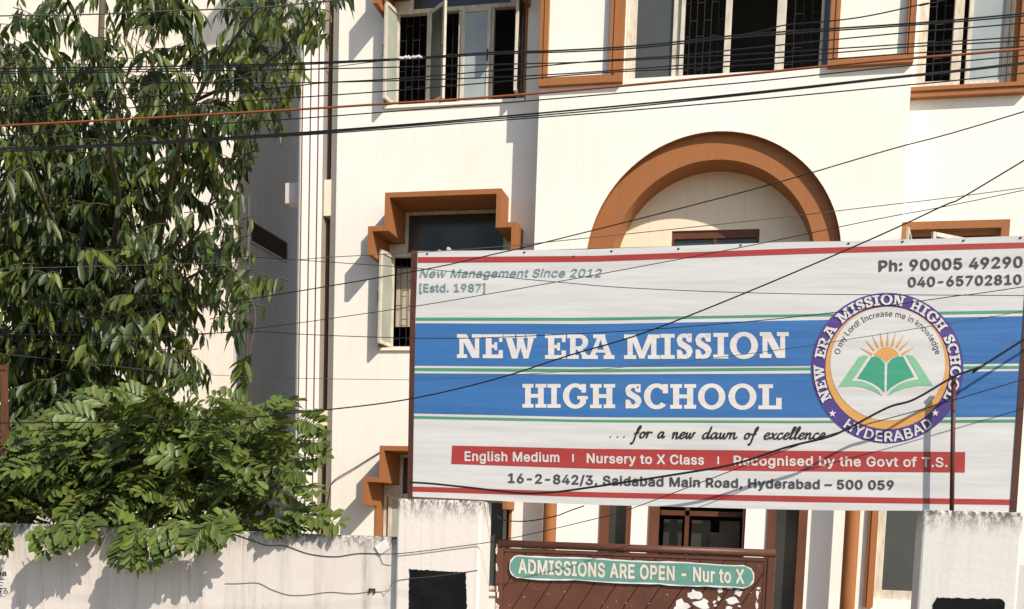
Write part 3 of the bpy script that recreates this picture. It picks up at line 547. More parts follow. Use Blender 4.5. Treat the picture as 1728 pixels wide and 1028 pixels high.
 'O': (533, '267,-7 235,-5 205,1 177,11 150,25 126,42 105,63 86,88 70,115 57,146 48,179 42,215 40,254 42,293 48,329 57,362 70,393 86,421 105,445 126,466 150,484 177,498 205,508 235,514 267,516 299,514 329,508 357,498 384,484 408,466 429,445 448,421 464,393 477,362 486,329 491,293 493,254 491,215 486,179 477,146 464,115 448,88 429,63 408,42 384,25 357,11 329,1 299,-5|267,53 289,54 310,59 330,66 349,76 367,89 383,105 396,123 408,144 418,168 425,194 429,223 430,254 429,286 425,314 418,341 408,365 396,386 383,404 367,420 349,433 330,443 310,450 289,454 267,456 245,454 223,450 203,443 184,433 167,420 151,404 137,385 125,364 116,340 109,314 105,285 103,254 105,223 109,194 116,168 125,144 137,123 151,105 167,89 184,76 203,66 223,59 245,54'),
 'P': (445, '60,0 60,509 235,509 263,507 289,503 312,497 332,487 350,476 366,462 379,447 390,430 398,411 404,391 407,370 409,348 407,325 404,304 398,284 390,265 379,248 366,233 350,219 332,207 312,198 289,191 263,187 235,186 109,186 109,242 233,242 252,243 269,246 284,250 297,256 308,264 318,272 327,282 333,294 338,306 342,319 344,333 344,348 344,362 342,376 338,389 333,402 326,413 318,423 308,431 297,439 284,444 268,449 251,451 232,452 125,452 125,0'),
 'R': (449, '60,0 60,509 236,509 264,507 290,504 313,497 333,489 351,478 367,465 380,450 390,433 399,415 405,395 408,374 409,352 408,330 405,309 399,290 390,271 380,255 367,240 351,228 333,217 312,209 289,203 264,199 236,198 96,198 96,255 234,255 252,256 269,258 284,262 298,267 309,273 319,281 327,290 334,300 339,312 342,324 344,338 345,352 344,367 342,380 339,393 334,405 327,415 319,425 309,433 298,440 284,445 269,449 252,451 233,452 125,452 125,0|353,0 230,229 303,229 428,0'),
 'S': (447, '224,-9 197,-8 172,-4 149,1 128,9 108,19 91,31 76,45 64,60 54,77 46,96 41,115 38,137 104,137 107,123 110,110 116,98 123,88 132,79 142,71 154,64 166,59 180,55 194,52 209,50 224,49 241,50 257,52 272,55 286,60 299,66 311,74 321,82 329,92 336,102 341,114 345,126 346,139 345,151 342,161 338,171 332,179 325,186 316,193 307,199 296,205 284,209 272,214 259,218 245,222 184,239 154,249 128,260 105,274 86,289 71,307 60,326 54,348 52,372 53,393 58,413 65,431 75,448 87,463 102,476 119,488 138,498 158,506 180,511 203,514 227,516 252,514 275,511 296,505 316,498 334,488 351,476 365,463 377,449 387,433 394,415 399,397 401,378 337,378 334,396 326,412 316,426 302,437 286,447 267,453 247,457 225,459 209,458 194,456 180,452 167,448 156,442 145,435 136,427 129,418 123,409 118,398 116,387 115,376 116,363 119,352 124,342 131,334 139,326 148,319 158,313 169,308 180,304 191,300 202,296 212,293 264,279 312,264 324,258 336,252 347,245 359,238 369,229 379,220 387,209 395,198 401,185 405,171 407,155 408,139 407,118 403,99 396,81 386,64 374,48 360,34 343,21 323,11 302,2 278,-4 252,-8'),
 'T': (449, '32,452 32,509 417,509 417,452 257,452 257,0 193,0 193,452'),
 'X': (474, '18,0 217,284 217,236 29,509 104,509 178,400 204,361 223,329 243,292 232,292 252,329 272,361 298,400 374,509 446,509 259,239 259,287 456,0 382,0 292,129 268,165 250,195 230,231 244,231 225,196 206,166 182,129 91,0'),
 'Y': (472, '203,0 203,208 16,509 91,509 192,344 222,292 229,279 236,264 243,248 250,230 224,230 231,248 237,265 244,280 251,293 280,344 381,509 455,509 268,208 268,0'),
 '[': (273, '101,-96 101,539 236,539 236,487 160,487 160,-44 236,-44 236,-96'),
 ']': (273, '37,-96 37,-44 113,-44 113,487 37,487 37,539 172,539 172,-96'),
 'a': (389, '160,-9 142,-8 126,-5 110,-1 94,5 80,12 68,22 57,32 48,45 40,58 35,73 31,90 30,108 31,123 34,138 38,150 43,161 50,171 58,179 67,187 78,193 89,199 100,203 112,207 125,211 178,220 234,227 244,228 252,230 259,232 265,235 270,238 273,243 275,248 276,255 276,257 275,268 273,279 271,288 267,297 262,304 256,311 248,317 240,322 230,326 220,329 208,330 196,331 183,330 171,329 159,326 149,322 140,318 132,313 124,307 118,301 112,294 107,288 103,281 100,274 41,291 48,308 57,322 67,335 79,346 91,355 104,364 118,370 133,375 148,379 163,382 179,384 194,384 204,384 215,383 227,382 239,379 251,376 263,372 275,367 286,360 296,353 306,343 315,333 322,320 329,306 333,290 336,272 337,251 337,0 277,0 277,52 272,52 269,45 264,38 258,32 252,25 244,18 236,12 226,6 215,1 203,-3 190,-6 176,-8|170,45 187,46 202,49 216,53 228,59 239,66 248,74 257,83 263,93 269,104 272,115 275,126 276,138 276,190 273,188 270,186 265,184 259,182 231,176 200,171 175,168 165,166 154,164 144,162 134,159 125,155 117,150 110,145 103,139 98,132 95,124 93,115 92,105 92,95 94,87 98,79 102,72 107,66 114,61 121,56 130,52 139,49 149,47 159,46'),
 'b': (424, '229,-8 213,-7 198,-5 184,-1 172,4 162,10 153,17 145,24 138,31 118,59 112,59 112,0 53,0 53,509 114,509 114,319 118,319 137,346 144,353 152,360 161,367 171,373 183,378 197,381 212,384 229,384 252,383 274,378 294,371 313,361 330,347 345,332 359,313 370,293 379,270 385,245 389,218 390,189 389,160 385,133 379,108 370,84 359,64 346,45 330,29 313,16 294,5 274,-2 252,-7|220,47 237,48 253,51 267,57 279,66 291,76 301,88 309,101 316,117 321,133 325,151 327,170 328,189 327,209 325,227 321,245 316,261 309,276 301,290 291,301 280,311 267,319 253,325 237,329 220,330 203,329 188,325 174,320 161,312 150,302 140,291 132,278 125,263 120,247 116,229 113,210 113,189 113,169 116,150 120,132 125,115 132,100 140,86 150,75 162,65 174,57 188,51 204,48'),
 'c': (396, '207,-8 182,-7 159,-2 137,6 117,16 98,30 82,46 68,64 56,85 46,108 40,133 36,159 34,187 36,216 40,243 46,268 56,291 68,312 82,330 98,346 117,360 137,371 159,378 182,383 207,384 221,384 234,383 247,380 260,377 272,373 284,368 295,362 305,356 315,349 324,341 332,332 340,322 347,312 353,301 358,289 362,277 303,262 301,269 298,276 294,283 290,289 286,295 281,301 276,306 270,311 264,315 257,319 250,322 242,325 234,327 226,329 217,329 207,330 189,329 173,325 158,319 145,310 134,300 124,287 115,274 108,258 103,242 99,224 97,206 96,187 97,169 99,151 103,134 108,117 115,102 124,89 134,76 145,66 158,57 173,51 189,48 207,46 217,47 226,48 234,49 243,52 250,54 258,58 264,62 271,66 277,71 282,76 287,82 292,89 296,95 299,102 302,110 304,117 363,102 359,90 354,78 348,67 341,56 334,46 325,37 316,29 306,21 296,15 285,9 273,4 261,-1 248,-4 235,-6 221,-8'),
 'd': (424, '195,-8 172,-7 151,-2 130,5 111,16 94,29 79,45 66,64 55,84 46,108 39,133 35,160 34,189 35,218 39,245 46,270 55,293 66,313 79,332 95,347 112,361 131,371 151,378 173,383 196,384 213,384 228,381 241,378 253,373 263,367 272,360 280,353 287,346 306,319 311,319 311,509 372,509 372,0 313,0 313,59 307,59 287,31 280,24 272,17 263,10 252,4 241,-1 227,-5 212,-7|205,47 221,48 236,51 250,57 263,65 274,75 284,86 293,100 299,115 305,132 309,150 311,169 312,189 311,210 309,229 305,247 300,263 293,278 284,291 275,302 263,312 251,320 237,325 221,329 205,330 187,329 172,325 157,319 145,311 133,301 124,290 115,276 108,261 103,245 99,227 97,209 96,189 97,170 99,151 103,133 109,117 115,101 124,88 134,76 145,66 158,57 172,51 188,48'),
 'e': (404, '212,-8 185,-7 161,-2 138,6 117,16 98,30 82,46 68,64 56,85 46,108 40,132 35,159 34,187 35,215 39,242 46,267 55,290 67,311 81,329 97,346 115,359 135,370 157,378 180,383 205,384 221,384 236,382 251,379 266,374 280,368 294,361 307,351 319,341 331,329 341,315 350,299 357,282 363,263 368,242 370,219 371,194 371,169 75,169 75,221 338,221 310,202 309,220 307,237 303,254 298,269 291,282 283,294 273,305 263,314 250,321 237,326 222,329 205,330 189,329 173,326 159,321 146,313 135,304 125,294 116,282 109,270 103,256 99,241 97,226 96,211 96,178 97,157 100,139 104,122 110,106 118,92 128,80 139,70 151,61 165,55 179,50 195,47 212,46 224,47 234,48 244,50 254,53 263,56 271,61 278,66 285,73 292,80 297,88 302,96 306,105 365,91 360,77 353,63 345,51 335,39 324,29 311,19 298,11 283,4 266,-1 249,-5 231,-7'),
 'f': (254, '228,379 228,327 6,327 6,379|81,0 81,432 82,447 84,461 89,474 96,486 104,496 113,505 124,513 135,519 148,524 161,527 174,529 187,530 197,530 207,529 215,528 222,527 243,521 227,468 215,472 195,474 182,473 171,470 162,466 154,460 149,452 145,443 142,431 142,419 142,0'),
 'g': (425, '207,-151 187,-150 168,-148 150,-144 134,-140 119,-134 105,-127 93,-119 82,-110 73,-101 64,-91 57,-80 51,-69 101,-41 122,-66 128,-72 136,-78 145,-83 154,-88 165,-92 178,-95 192,-97 207,-97 229,-96 249,-92 267,-85 282,-75 295,-62 304,-47 310,-28 311,-6 311,68 306,68 287,41 280,34 272,28 263,21 252,16 241,11 227,8 212,5 195,5 173,6 152,10 132,17 113,27 95,39 80,53 67,71 55,90 46,112 39,136 35,163 34,191 35,220 39,246 46,271 55,293 66,314 80,332 95,347 112,361 131,371 152,378 173,383 196,384 213,384 228,382 242,378 253,373 264,367 273,360 281,353 288,346 308,319 313,319 313,379 372,379 372,-9 371,-32 367,-54 360,-73 350,-90 338,-104 324,-117 308,-127 291,-136 271,-142 251,-147 229,-150|205,59 222,60 237,63 251,68 264,75 275,84 285,95 293,107 300,121 305,137 309,154 312,172 312,193 312,212 309,231 305,248 300,264 293,278 285,291 275,303 264,312 251,320 237,325 222,329 205,330 188,329 172,325 158,320 145,312 134,302 124,290 115,277 109,262 103,246 99,229 97,212 96,193 97,173 99,155 103,138 109,123 116,108 124,96 134,85 145,76 158,68 172,63 188,60'),
 'h': (410, '114,227 114,0 53,0 53,509 114,509 114,287 102,287 112,312 124,332 137,349 152,362 169,372 187,379 207,383 227,384 246,383 264,380 280,376 295,369 309,360 321,349 332,336 341,321 348,304 353,285 356,264 357,240 357,0 296,0 296,235 295,256 290,275 283,291 273,304 260,315 246,323 229,328 210,329 197,328 184,326 172,322 161,317 150,311 141,303 133,293 126,283 121,271 117,257 114,243'),
 'i': (167, '53,0 53,379 114,379 114,0|84,443 75,444 67,446 60,449 54,455 48,461 44,468 42,475 41,483 42,491 44,499 48,506 54,512 60,517 67,521 75,523 84,524 92,523 100,521 107,517 114,512 119,506 123,499 126,491 126,483 126,475 123,468 119,461 114,455 107,449 100,446 92,444'),
 'k': (381, '110,137 110,212 121,212 284,379 360,379 184,199 177,199|53,0 53,509 114,509 114,0|294,0 148,186 191,229 372,0'),
 'l': (189, '139,-2 119,-1 101,3 86,10 74,20 65,33 58,47 54,65 53,84 53,509 114,509 114,99 114,87 115,77 117,68 120,62 124,58 130,54 137,53 146,52 160,53 170,54 181,3 162,-1'),
 'm': (610, '53,0 53,379 112,379 112,295 108,295 112,310 118,323 125,335 132,346 141,355 151,363 161,370 172,376 183,380 195,384 207,386 219,386 239,385 257,380 273,372 287,361 299,347 309,331 316,314 321,295 312,295 317,308 322,321 329,332 337,343 347,353 357,361 368,369 381,375 394,380 407,383 422,385 437,386 453,385 468,383 483,378 497,372 510,364 522,354 532,342 541,328 548,313 553,296 556,276 557,255 557,0 496,0 496,254 494,273 490,289 483,302 473,313 460,321 447,326 433,329 419,330 406,330 395,328 384,324 374,320 365,314 358,307 351,299 345,290 341,280 338,270 336,259 335,247 335,0 274,0 274,260 273,275 269,288 262,301 253,311 242,320 229,326 215,329 199,330 188,330 178,328 168,325 158,320 148,314 140,307 132,299 126,289 121,278 117,266 114,253 114,238 114,0'),
 'n': (410, '114,227 114,0 53,0 53,379 112,379 112,287 102,287 112,312 124,332 137,349 152,362 169,372 187,379 207,383 227,384 246,383 264,380 280,376 295,369 309,360 321,349 332,336 341,321 348,304 353,285 356,264 357,240 357,0 296,0 296,235 295,256 290,275 283,291 273,304 260,315 246,323 229,328 210,329 197,328 184,326 172,322 161,317 150,311 141,303 133,293 126,283 121,271 117,257 114,243'),
 'o': (415, '207,-8 182,-7 159,-2 137,6 117,16 98,30 82,46 68,64 56,85 46,108 40,133 36,159 34,187 36,216 40,243 46,268 56,291 68,312 82,330 98,346 117,360 137,371 159,378 182,383 207,384 233,383 256,378 278,371 299,360 317,346 333,330 347,312 359,291 369,268 376,243 380,216 381,187 380,159 376,133 369,108 359,85 347,64 333,46 317,30 299,16 278,6 256,-2 233,-7|207,46 226,48 242,51 257,57 270,66 282,76 292,89 300,102 307,117 312,134 316,151 318,169 319,187 318,206 316,224 312,242 307,258 300,274 292,287 282,300 270,310 257,319 242,325 226,329 207,330 189,329 173,325 158,319 145,310 134,300 124,287 115,274 108,258 103,242 99,224 97,206 96,187 97,169 99,151 103,134 108,117 115,102 124,89 134,76 145,66 158,57 173,51 189,48'),
 'r': (259, '53,0 53,379 112,379 112,321 115,321 122,335 130,347 140,358 152,367 166,375 181,380 196,384 213,385 229,384 243,384 243,322 230,324 207,326 194,325 182,323 170,319 159,315 149,309 140,301 132,293 126,284 121,273 117,262 114,250 114,237 114,0'),
 's': (365, '182,-8 163,-7 145,-5 128,-2 112,3 98,10 84,18 72,27 62,38 53,50 45,63 40,78 36,94 94,107 99,92 105,79 114,69 124,60 136,54 150,49 165,46 181,45 200,46 217,50 232,55 244,62 255,71 262,81 267,91 268,103 267,112 265,121 260,129 254,136 246,142 237,147 225,151 212,155 149,170 125,177 104,186 87,196 72,208 61,222 53,237 48,255 47,274 48,290 51,305 57,319 65,332 75,343 87,354 100,363 115,370 131,377 149,381 167,384 187,384 206,384 223,381 239,378 254,372 267,366 279,358 290,349 299,339 307,328 314,316 319,303 324,290 268,277 264,288 258,298 251,307 243,316 232,323 219,328 205,331 187,333 171,332 156,329 143,324 131,317 121,308 114,299 110,289 109,277 110,267 112,258 117,250 124,243 133,237 144,232 157,227 172,223 229,209 254,202 275,194 292,183 306,171 317,158 325,142 330,125 331,107 330,90 326,75 321,61 312,47 302,35 290,24 276,15 260,6 242,0 223,-5 203,-7'),
 't': (227, '204,379 204,327 6,327 6,379|65,471 126,471 126,98 127,86 128,76 132,68 136,61 142,56 150,53 159,51 170,50 185,51 202,54 213,2 192,-3 168,-4 145,-3 125,2 107,10 92,21 80,35 72,52 67,71 65,93'),
 'u': (410, '182,-5 164,-4 146,-1 130,4 115,11 101,20 89,31 78,44 69,59 62,76 57,95 54,116 53,139 53,379 114,379 114,144 115,123 119,105 127,89 137,75 150,64 164,56 181,52 200,50 213,51 226,53 238,57 249,62 259,69 268,77 276,86 283,97 289,109 293,122 295,137 296,153 296,379 357,379 357,0 298,0 298,92 307,92 297,67 286,47 272,30 257,17 240,7 222,0 203,-4'),
 'v': (389, '163,0 17,379 84,379 165,155 171,138 177,121 182,104 187,87 206,21 184,21 203,87 207,104 213,121 218,138 224,155 305,379 371,379 226,0'),
 'w': (567, '138,0 23,379 87,379 133,214 154,137 175,41 165,41 186,135 206,214 252,379 316,379 362,214 382,136 402,41 391,41 413,135 434,214 480,379 545,379 429,0 368,0 319,172 305,225 291,280 277,338 291,338 277,280 263,225 248,172 199,0'),
 'y': (389, '47,-139 61,-86 71,-87 80,-89 88,-90 96,-90 104,-89 111,-87 118,-84 124,-80 130,-74 136,-67 141,-58 146,-48 151,-36 163,-1 17,379 84,379 165,155 171,138 177,121 182,104 187,87 206,21 184,21 202,87 224,155 305,379 371,379 204,-58 198,-72 191,-85 184,-97 177,-107 168,-116 159,-124 150,-130 139,-136 128,-140 117,-143 104,-145 91,-145 65,-143'),
 '–': (350, '350,244 350,188 0,188 0,244'),
}
_cache = {}
def inside(p, poly):
    c = False
    for k in range(len(poly)):
        (a, b), (d, e) = poly[k], poly[k-1]
        if (b > p[1]) != (e > p[1]) and p[0] < (d-a)*(p[1]-b)/(e-b) + a: c = not c
    return c
def glyph(ch):
    """filled shapes of one sans-serif character: every outer outline with its holes, and all outlines"""
    if ch in _cache: return _cache[ch]
    cs = [[tuple(int(q) / 1000 for q in w.split(',')) for w in c.split(' ')] for c in GLYPH[ch][1].split('|')]
    ar = [sum(c[k-1][0]*c[k][1] - c[k][0]*c[k-1][1] for k in range(len(c))) for c in cs]; sg = max(ar, key=abs)
    out = []
    for c, a in zip(cs, ar):
        if a * sg < 0: continue
        grp = [c] + [h for h, b in zip(cs, ar) if b * sg < 0 and inside(h[0], c)]
        cu = D.curves.new('outline', 'CURVE'); cu.dimensions = '2D'; cu.fill_mode = 'FRONT'
        for p in grp:
            sp = cu.splines.new('POLY'); sp.points.add(len(p) - 1); sp.use_cyclic_u = True
            for k, (x, y) in enumerate(p): sp.points[k].co = (x, y, 0, 1)
        ob = D.objects.new('outline', cu); COL.objects.link(ob); C.view_layer.update()
        me = D.meshes.new_from_object(ob.evaluated_get(C.evaluated_depsgraph_get()))
        out.append(([(v.co.x, v.co.y) for v in me.vertices], [tuple(p.vertices) for p in me.polygons]))
        D.objects.remove(ob); D.curves.remove(cu); D.meshes.remove(me)
    _cache[ch] = (GLYPH[ch][0] / 1000, out, cs); return _cache[ch]
def text_raw(s, bold=0., shear=0.):
    x = 0; vs = []; fs = []; nq = 0
    for ch in s:
        if ch == ' ': x += .20 + bold; continue
        adv, fills, cs = glyph(ch)
        for l, (v, f) in enumerate(fills):
            n = len(vs); vs += [(x + a + b*shear, b, l) for a, b in v]; fs += [tuple(n + q for q in t) for t in f]
        for p in cs if bold else []:                        # a pen line along the outline makes the letter bold
            for k in range(len(p)):
                (a, b), (c_, d) = p[k], p[(k+1) % len(p)]; L = math.hypot(c_-a, d-b)
                if L < 1e-6: continue
                ux, uy = (c_-a)/L*bold, (d-b)/L*bold; e = .6 if L > .03 else .25; n = len(vs); nq += 1
                vs += [(x + u + v*shear, v, 2 + nq % 9) for u, v in ((a-ux*e-uy, b-uy*e+ux), (c_+ux*e-uy, d+uy*e+ux), (c_+ux*e+uy, d+uy*e-ux), (a-ux*e+uy, b-uy*e-ux))]
                fs.append((n, n+1, n+2, n+3))
        x += adv + bold * 1.5
    return vs, fs
CAP = max(v[1] for v in text_raw('H')[0])
def text_px(mb, s, a, b, cap, Y, bold=.02, shear=0., sag=0):
    """text whose baseline runs from pixel a to pixel b, capitals cap pixels high"""
    vs, fs = text_raw(s, bold, shear); x0 = min(v[0] for v in vs); x1 = max(v[0] for v in vs)
    out = []
    for x, y, l in vs:
        t = (x-x0)/(x1-x0); out.append(P(a[0]+(b[0]-a[0])*t - 0, a[1]+(b[1]-a[1])*t + sag*4*t*(1-t) - y/CAP*cap, Y - l*.00008))
    mb.add(out, fs); return mb
def text_arc(mb, s, c, r, a0, a1, cap, Y, bold, inward=False):
    vs, fs = text_raw(s, bold); x0 = min(v[0] for v in vs); x1 = max(v[0] for v in vs); out = []
    for x, y, l in vs:
        a = rad(a0 + (a1-a0)*(x-x0)/(x1-x0)); q = r + (y/CAP*cap) * (-1 if inward else 1); out.append(P(c[0]+q*math.cos(a), c[1]-q*math.sin(a), Y - l*.00008))
    mb.add(out, fs); return mb
def smooth_pts(p, k=4):
    out = []; n = len(p)
    for i in range(n-1):
        a, b, c, d = p[max(i-1,0)], p[i], p[i+1], p[min(i+2,n-1)]
        for j in range(k):
            t = j/k; out.append(tuple(.5*((2*b[m]) + (-a[m]+c[m])*t + (2*a[m]-5*b[m]+4*c[m]-d[m])*t*t + (-a[m]+3*b[m]-3*c[m]+d[m])*t**3) for m in (0,1)))
    return out + [p[-1]]
# ---- slab serif capitals, drawn as outline pieces in a unit box (x 0..w, y 0..1)
def ring_seg(cx, cy, rx, ry, tx, ty, a0, a1, n=18):
    o = [(cx + rx*math.cos(rad(a0+(a1-a0)*i/n)), cy + ry*math.sin(rad(a0+(a1-a0)*i/n))) for i in range(n+1)]
    q = [(cx + (rx-tx)*math.cos(rad(a0+(a1-a0)*i/n)), cy + (ry-ty)*math.sin(rad(a0+(a1-a0)*i/n))) for i in range(n+1)]
    return [[o[i], o[i+1], q[i+1], q[i]] for i in range(n)]
B = lambda x0, x1, y0, y1: [(x0,y0),(x1,y0),(x1,y1),(x0,y1)]
s_ = .155; t_ = .26
def slab(ch):
    if ch == 'I': return .62, [B(0,.62,0,s_), B(0,.62,1-s_,1), B(.18,.44,s_,1-s_)]
    if ch == 'H': return 1.0, [B(0,.46,0,s_), B(.54,1,0,s_), B(0,.46,1-s_,1), B(.54,1,1-s_,1), B(.11,.35,s_,1-s_), B(.65,.89,s_,1-s_), B(.35,.65,.42,.58)]
    if ch == 'E': return .86, [B(0,.86,0,s_), B(0,.86,1-s_,1), B(.13,.38,s_,1-s_), B(.38,.62,.43,.57), B(.50,.62,.34,.43), B(.50,.62,.57,.66), B(.68,.86,s_,.34), B(.70,.84,.68,1-s_)]
    if ch == 'L': return .92, [B(0,.58,1-s_,1), B(0,.92,0,s_), B(.16,.42,s_,1-s_), B(.70,.92,s_,.46)]
    if ch == 'N': return 1.05, [B(0,.42,0,s_), B(.62,1.05,1-s_,1), B(.10,.28,s_,1-s_), B(.74,.92,0,1-s_), [(0,1),(.34,1),(.28,1-s_),(0,1-s_)], [(.28,1-s_),(.34,1),(.40,1),(.74,.34),(.74,0),(.62,0),(.28,.66)]]
    if ch == 'M': return 1.36, [B(0,.46,0,s_), B(.90,1.36,0,s_), B(.13,.33,s_,1-s_), B(1.03,1.23,s_,1-s_), B(0,.33,1-s_,1), B(1.03,1.36,1-s_,1),
                               [(.33,1),(.44,1),(.80,.02),(.58,.02),(.33,.68)], [(1.03,1),(.92,1),(.681,.345),(.78,.0745),(1.03,.68)]]
    if ch == 'W': return 1.40, [B(0,.50,1-s_,1), B(.55,.92,1-s_,1), B(.95,1.40,1-s_,1), [(.10,1-s_),(.37,1-s_),(.56,.30),(.47,0),(.36,0)], [(.58,1-s_),(.84,1-s_),(.59,0),(.47,0),(.56,.30)],
                               [(.60,1-s_),(.84,1-s_),(1.00,.30),(.97,0),(.86,0)], [(1.04,1-s_),(1.30,1-s_),(1.06,0),(.97,0),(1.00,.30)]]
    if ch == 'A': return 1.22, [B(0,.46,0,s_), B(.72,1.22,0,s_), B(.24,.80,1-s_,1), [(.10,s_),(.34,s_),(.60,1-s_),(.42,1-s_)], [(.82,s_),(1.10,s_),(.80,1-s_),(.56,1-s_)], B(.36,.82,.26,.38)]
    if ch == 'R': return 1.14, [B(0,.52,0,s_), B(.13,.38,s_,1-s_), B(0,.60,1-s_,1), B(.38,.58,.38,.52), *ring_seg(.58,.69,.36,.31,.25,.155,-90,90), [(.45,.38),(.70,.38),(.92,s_),(.66,s_)], B(.66,1.14,0,s_)]
    if ch == 'O': return 1.14, ring_seg(.57,.5,.57,.53,.27,.17,0,360,40)
    if ch == 'C': return 1.02, [*ring_seg(.53,.5,.53,.53,.27,.17,42,318,32), B(.78,1.0,.62,1.0)]
    if ch == 'G': return 1.08, [*ring_seg(.54,.5,.54,.53,.27,.17,42,330,32), B(.80,1.0,.64,1.0), B(.62,1.08,.36,.50), B(.74,1.0,.20,.36)]
    if ch == 'S':
        pc_ = smooth_pts([(.60,.72),(.545,.86),(.37,.925),(.20,.865),(.135,.735),(.20,.615),(.37,.515),(.545,.415),(.61,.275),(.545,.14),(.37,.075),(.20,.14),(.14,.28)], 4); wd = []; n = len(pc_)
        for k in range(n):
            (a, b), (c, d) = pc_[max(k-1,0)], pc_[min(k+1,n-1)]; L = math.hypot(c-a, d-b); wd.append((-(d-b)/L, (c-a)/L, .075 + .05*abs(d-b)/L + (.03 if .3 < b < .7 else 0)))
        q = [[(pc_[k][0]+wd[k][0]*wd[k][2], pc_[k][1]+wd[k][1]*wd[k][2]), (pc_[k+1][0]+wd[k+1][0]*wd[k+1][2], pc_[k+1][1]+wd[k+1][1]*wd[k+1][2]), (pc_[k+1][0]-wd[k+1][0]*wd[k+1][2], pc_[k+1][1]-wd[k+1][1]*wd[k+1][2]), (pc_[k][0]-wd[k][0]*wd[k][2], pc_[k][1]-wd[k][1]*wd[k][2])] for k in range(n-1)]
        return .74, q + [B(.53,.72,.66,1.0), B(.02,.21,0,.36)]
    return .4, []
ZL = [0]
def slab_px(mb, ch, x0, x1, yt, yb, Y):
    w, ps = slab(ch)
    for p in ps:
        ZL[0] = (ZL[0] + 1) % 9
        poly_px(mb, [(x0 + (x1-x0)*x/w, yb - (yb-yt)*y) for x, y in p], Y - ZL[0]*.00012)
def slab_arc(s, c, r, a0, a1, cap, Y, par):
    ws = [slab(ch)[0] + .09 if ch != ' ' else .62 for ch in s]; tot = sum(ws); k = 0; mb = MB()
    for ch, w in zip(s + ' ', ws + [0]):
        if ch == ' ': mb.build('lettering', V['letter'], par); mb = MB()
        for p in (slab(ch)[1] if ch != ' ' else []):
            ZL[0] = (ZL[0] + 1) % 9; q = []
            for x, y in p:
                a = rad(a0 + (a1-a0)*(k+x)/tot); q.append((c[0] + (r+y*cap)*math.cos(a), c[1] - (r+y*cap)*math.sin(a)))
            poly_px(mb, q, Y - ZL[0]*.00012)
        k += w
# ---- admissions sticker on the gate
YB = YGT - .0255
def capsule(grow, Y, seed, amp):
    r = random.Random(seed); pts = []
    A, Bq = ((876, 956.5), (1254, 973.5)); R_ = 18.5 + grow
    for i in range(13): a = rad(90 + 180*i/12); pts.append((A[0] + 16/18.5*R_*math.cos(a), A[1] - R_*math.sin(a)))
    for i in range(1, 24): t = i/24; pts.append((A[0]+(Bq[0]-A[0])*t, A[1]+(Bq[1]-A[1])*t + R_ + .8*math.sin(t*19)))
    for i in range(13): a = rad(-90 + 180*i/12); pts.append((Bq[0] + 18/18.5*R_*math.cos(a), Bq[1] - R_*math.sin(a)))
    for i in range(1, 24): t = 1-i/24; pts.append((A[0]+(Bq[0]-A[0])*t, A[1]+(Bq[1]-A[1])*t - R_ + .8*math.sin(t*15)))
    return [P(x + r.uniform(-amp, amp), y + r.uniform(-amp, amp), Y) for x, y in pts]
st = MB().prism(capsule(1.2, YB, 3, .8), (0, .0015, 0)).build('sticker', M['paper'], gate)
MB().prism(capsule(-1.0, YB-.0012, 4, .5), (0, .001, 0)).build('sticker_face', M['teal'], st)
text_px(MB(), 'ADMISSIONS ARE OPEN - Nur to X', (874.5, 967), (1256, 984.5), 22.5, YB-.003, .025).build('lettering', paint('cream_ink', (.68, .60, .50), (.6, .5, .4), .6, 9, bs=0), st)
mb = MB(); r = random.Random(5)
for cxp, cyp, rx, ry in ((1172, 1003, 14, 9), (1186, 1018, 16, 9), (1148, 1024, 16, 12), (1215, 995, 5, 6), (1232, 992, 6, 3), (1246, 1001, 7, 6), (1237, 1014, 13, 6), (1213, 1010, 3, 5), (1205, 1016, 4, 3), (1278, 1003, 2.5, 8), (1277, 1022, 2.5, 9), (1280, 993, 4, 2.5), (1230, 1026, 6, 4), (1248, 1023, 3, 2), (1207, 1022, 4, 2)):
    n = 13; poly_px(MB(), [(cxp + rx*math.cos(2*math.pi*i/n)*r.uniform(.45, 1.25), cyp + ry*math.sin(2*math.pi*i/n)*r.uniform(.45, 1.25)) for i in range(n)], YGT-.0095).build('paper_scrap', M['paper'], gate)
for i in range(60):
    x, y = r.uniform(845, 1295), r.uniform(940, 1028); q = r.uniform(.5, 1.3); poly_px(mb, [(x-q, y), (x, y-q*1.4), (x+q*.8, y+q*.3)], YGT-.0097)
for i in range(9):
    y = r.uniform(918, 1028); x = 840 - i*.35; poly_px(mb, [(x-1, y-4), (x+r.uniform(1, 3), y-2), (x+r.uniform(.5, 2.5), y+r.uniform(2,9)), (x-1, y+r.uniform(3,10))], YGT-.0212)
mb.build('paint_chips', M['paper'], gate)['kind'] = 'stuff'
# ================================================================ SCHOOL SIGN
YS = 6.6
sign = thing('school_signboard', 'large white, blue and red school banner stretched between brown posts above the gate', 'signboard', (P(1200, 860, YS).x, YS, zp1))
TOP = [(705,424),(850,422.5),(990,421),(1100,417),(1200,413),(1340,408.3),(1428,407),(1600,402),(1738,397.5)]
BOT = [(691,838),(780,842),(880,847.5),(1000,852),(1150,855.5),(1280,859),(1400,861.5),(1560,862),(1705,863)]
mb = MB(); n = len(TOP); mb.add([P(x,y,YS) for x,y in TOP] + [P(x,y,YS) for x,y in BOT] + [P(x,y,YS)+Vector((0,.006,0)) for x,y in TOP] + [P(x,y,YS)+Vector((0,.006,0)) for x,y in BOT],
   [(i,i+1,n+i+1,n+i) for i in range(n-1)] + [(3*n+i,3*n+i+1,2*n+i+1,2*n+i) for i in range(n-1)] + [(2*n+i,2*n+i+1,i+1,i) for i in range(n-1)] + [(n+i,n+i+1,3*n+i+1,3*n+i) for i in range(n-1)] + [(0,n,3*n,2*n),(n-1,3*n-1,4*n-1,2*n-1)])
panel = mb.build('banner', V['white'], sign)
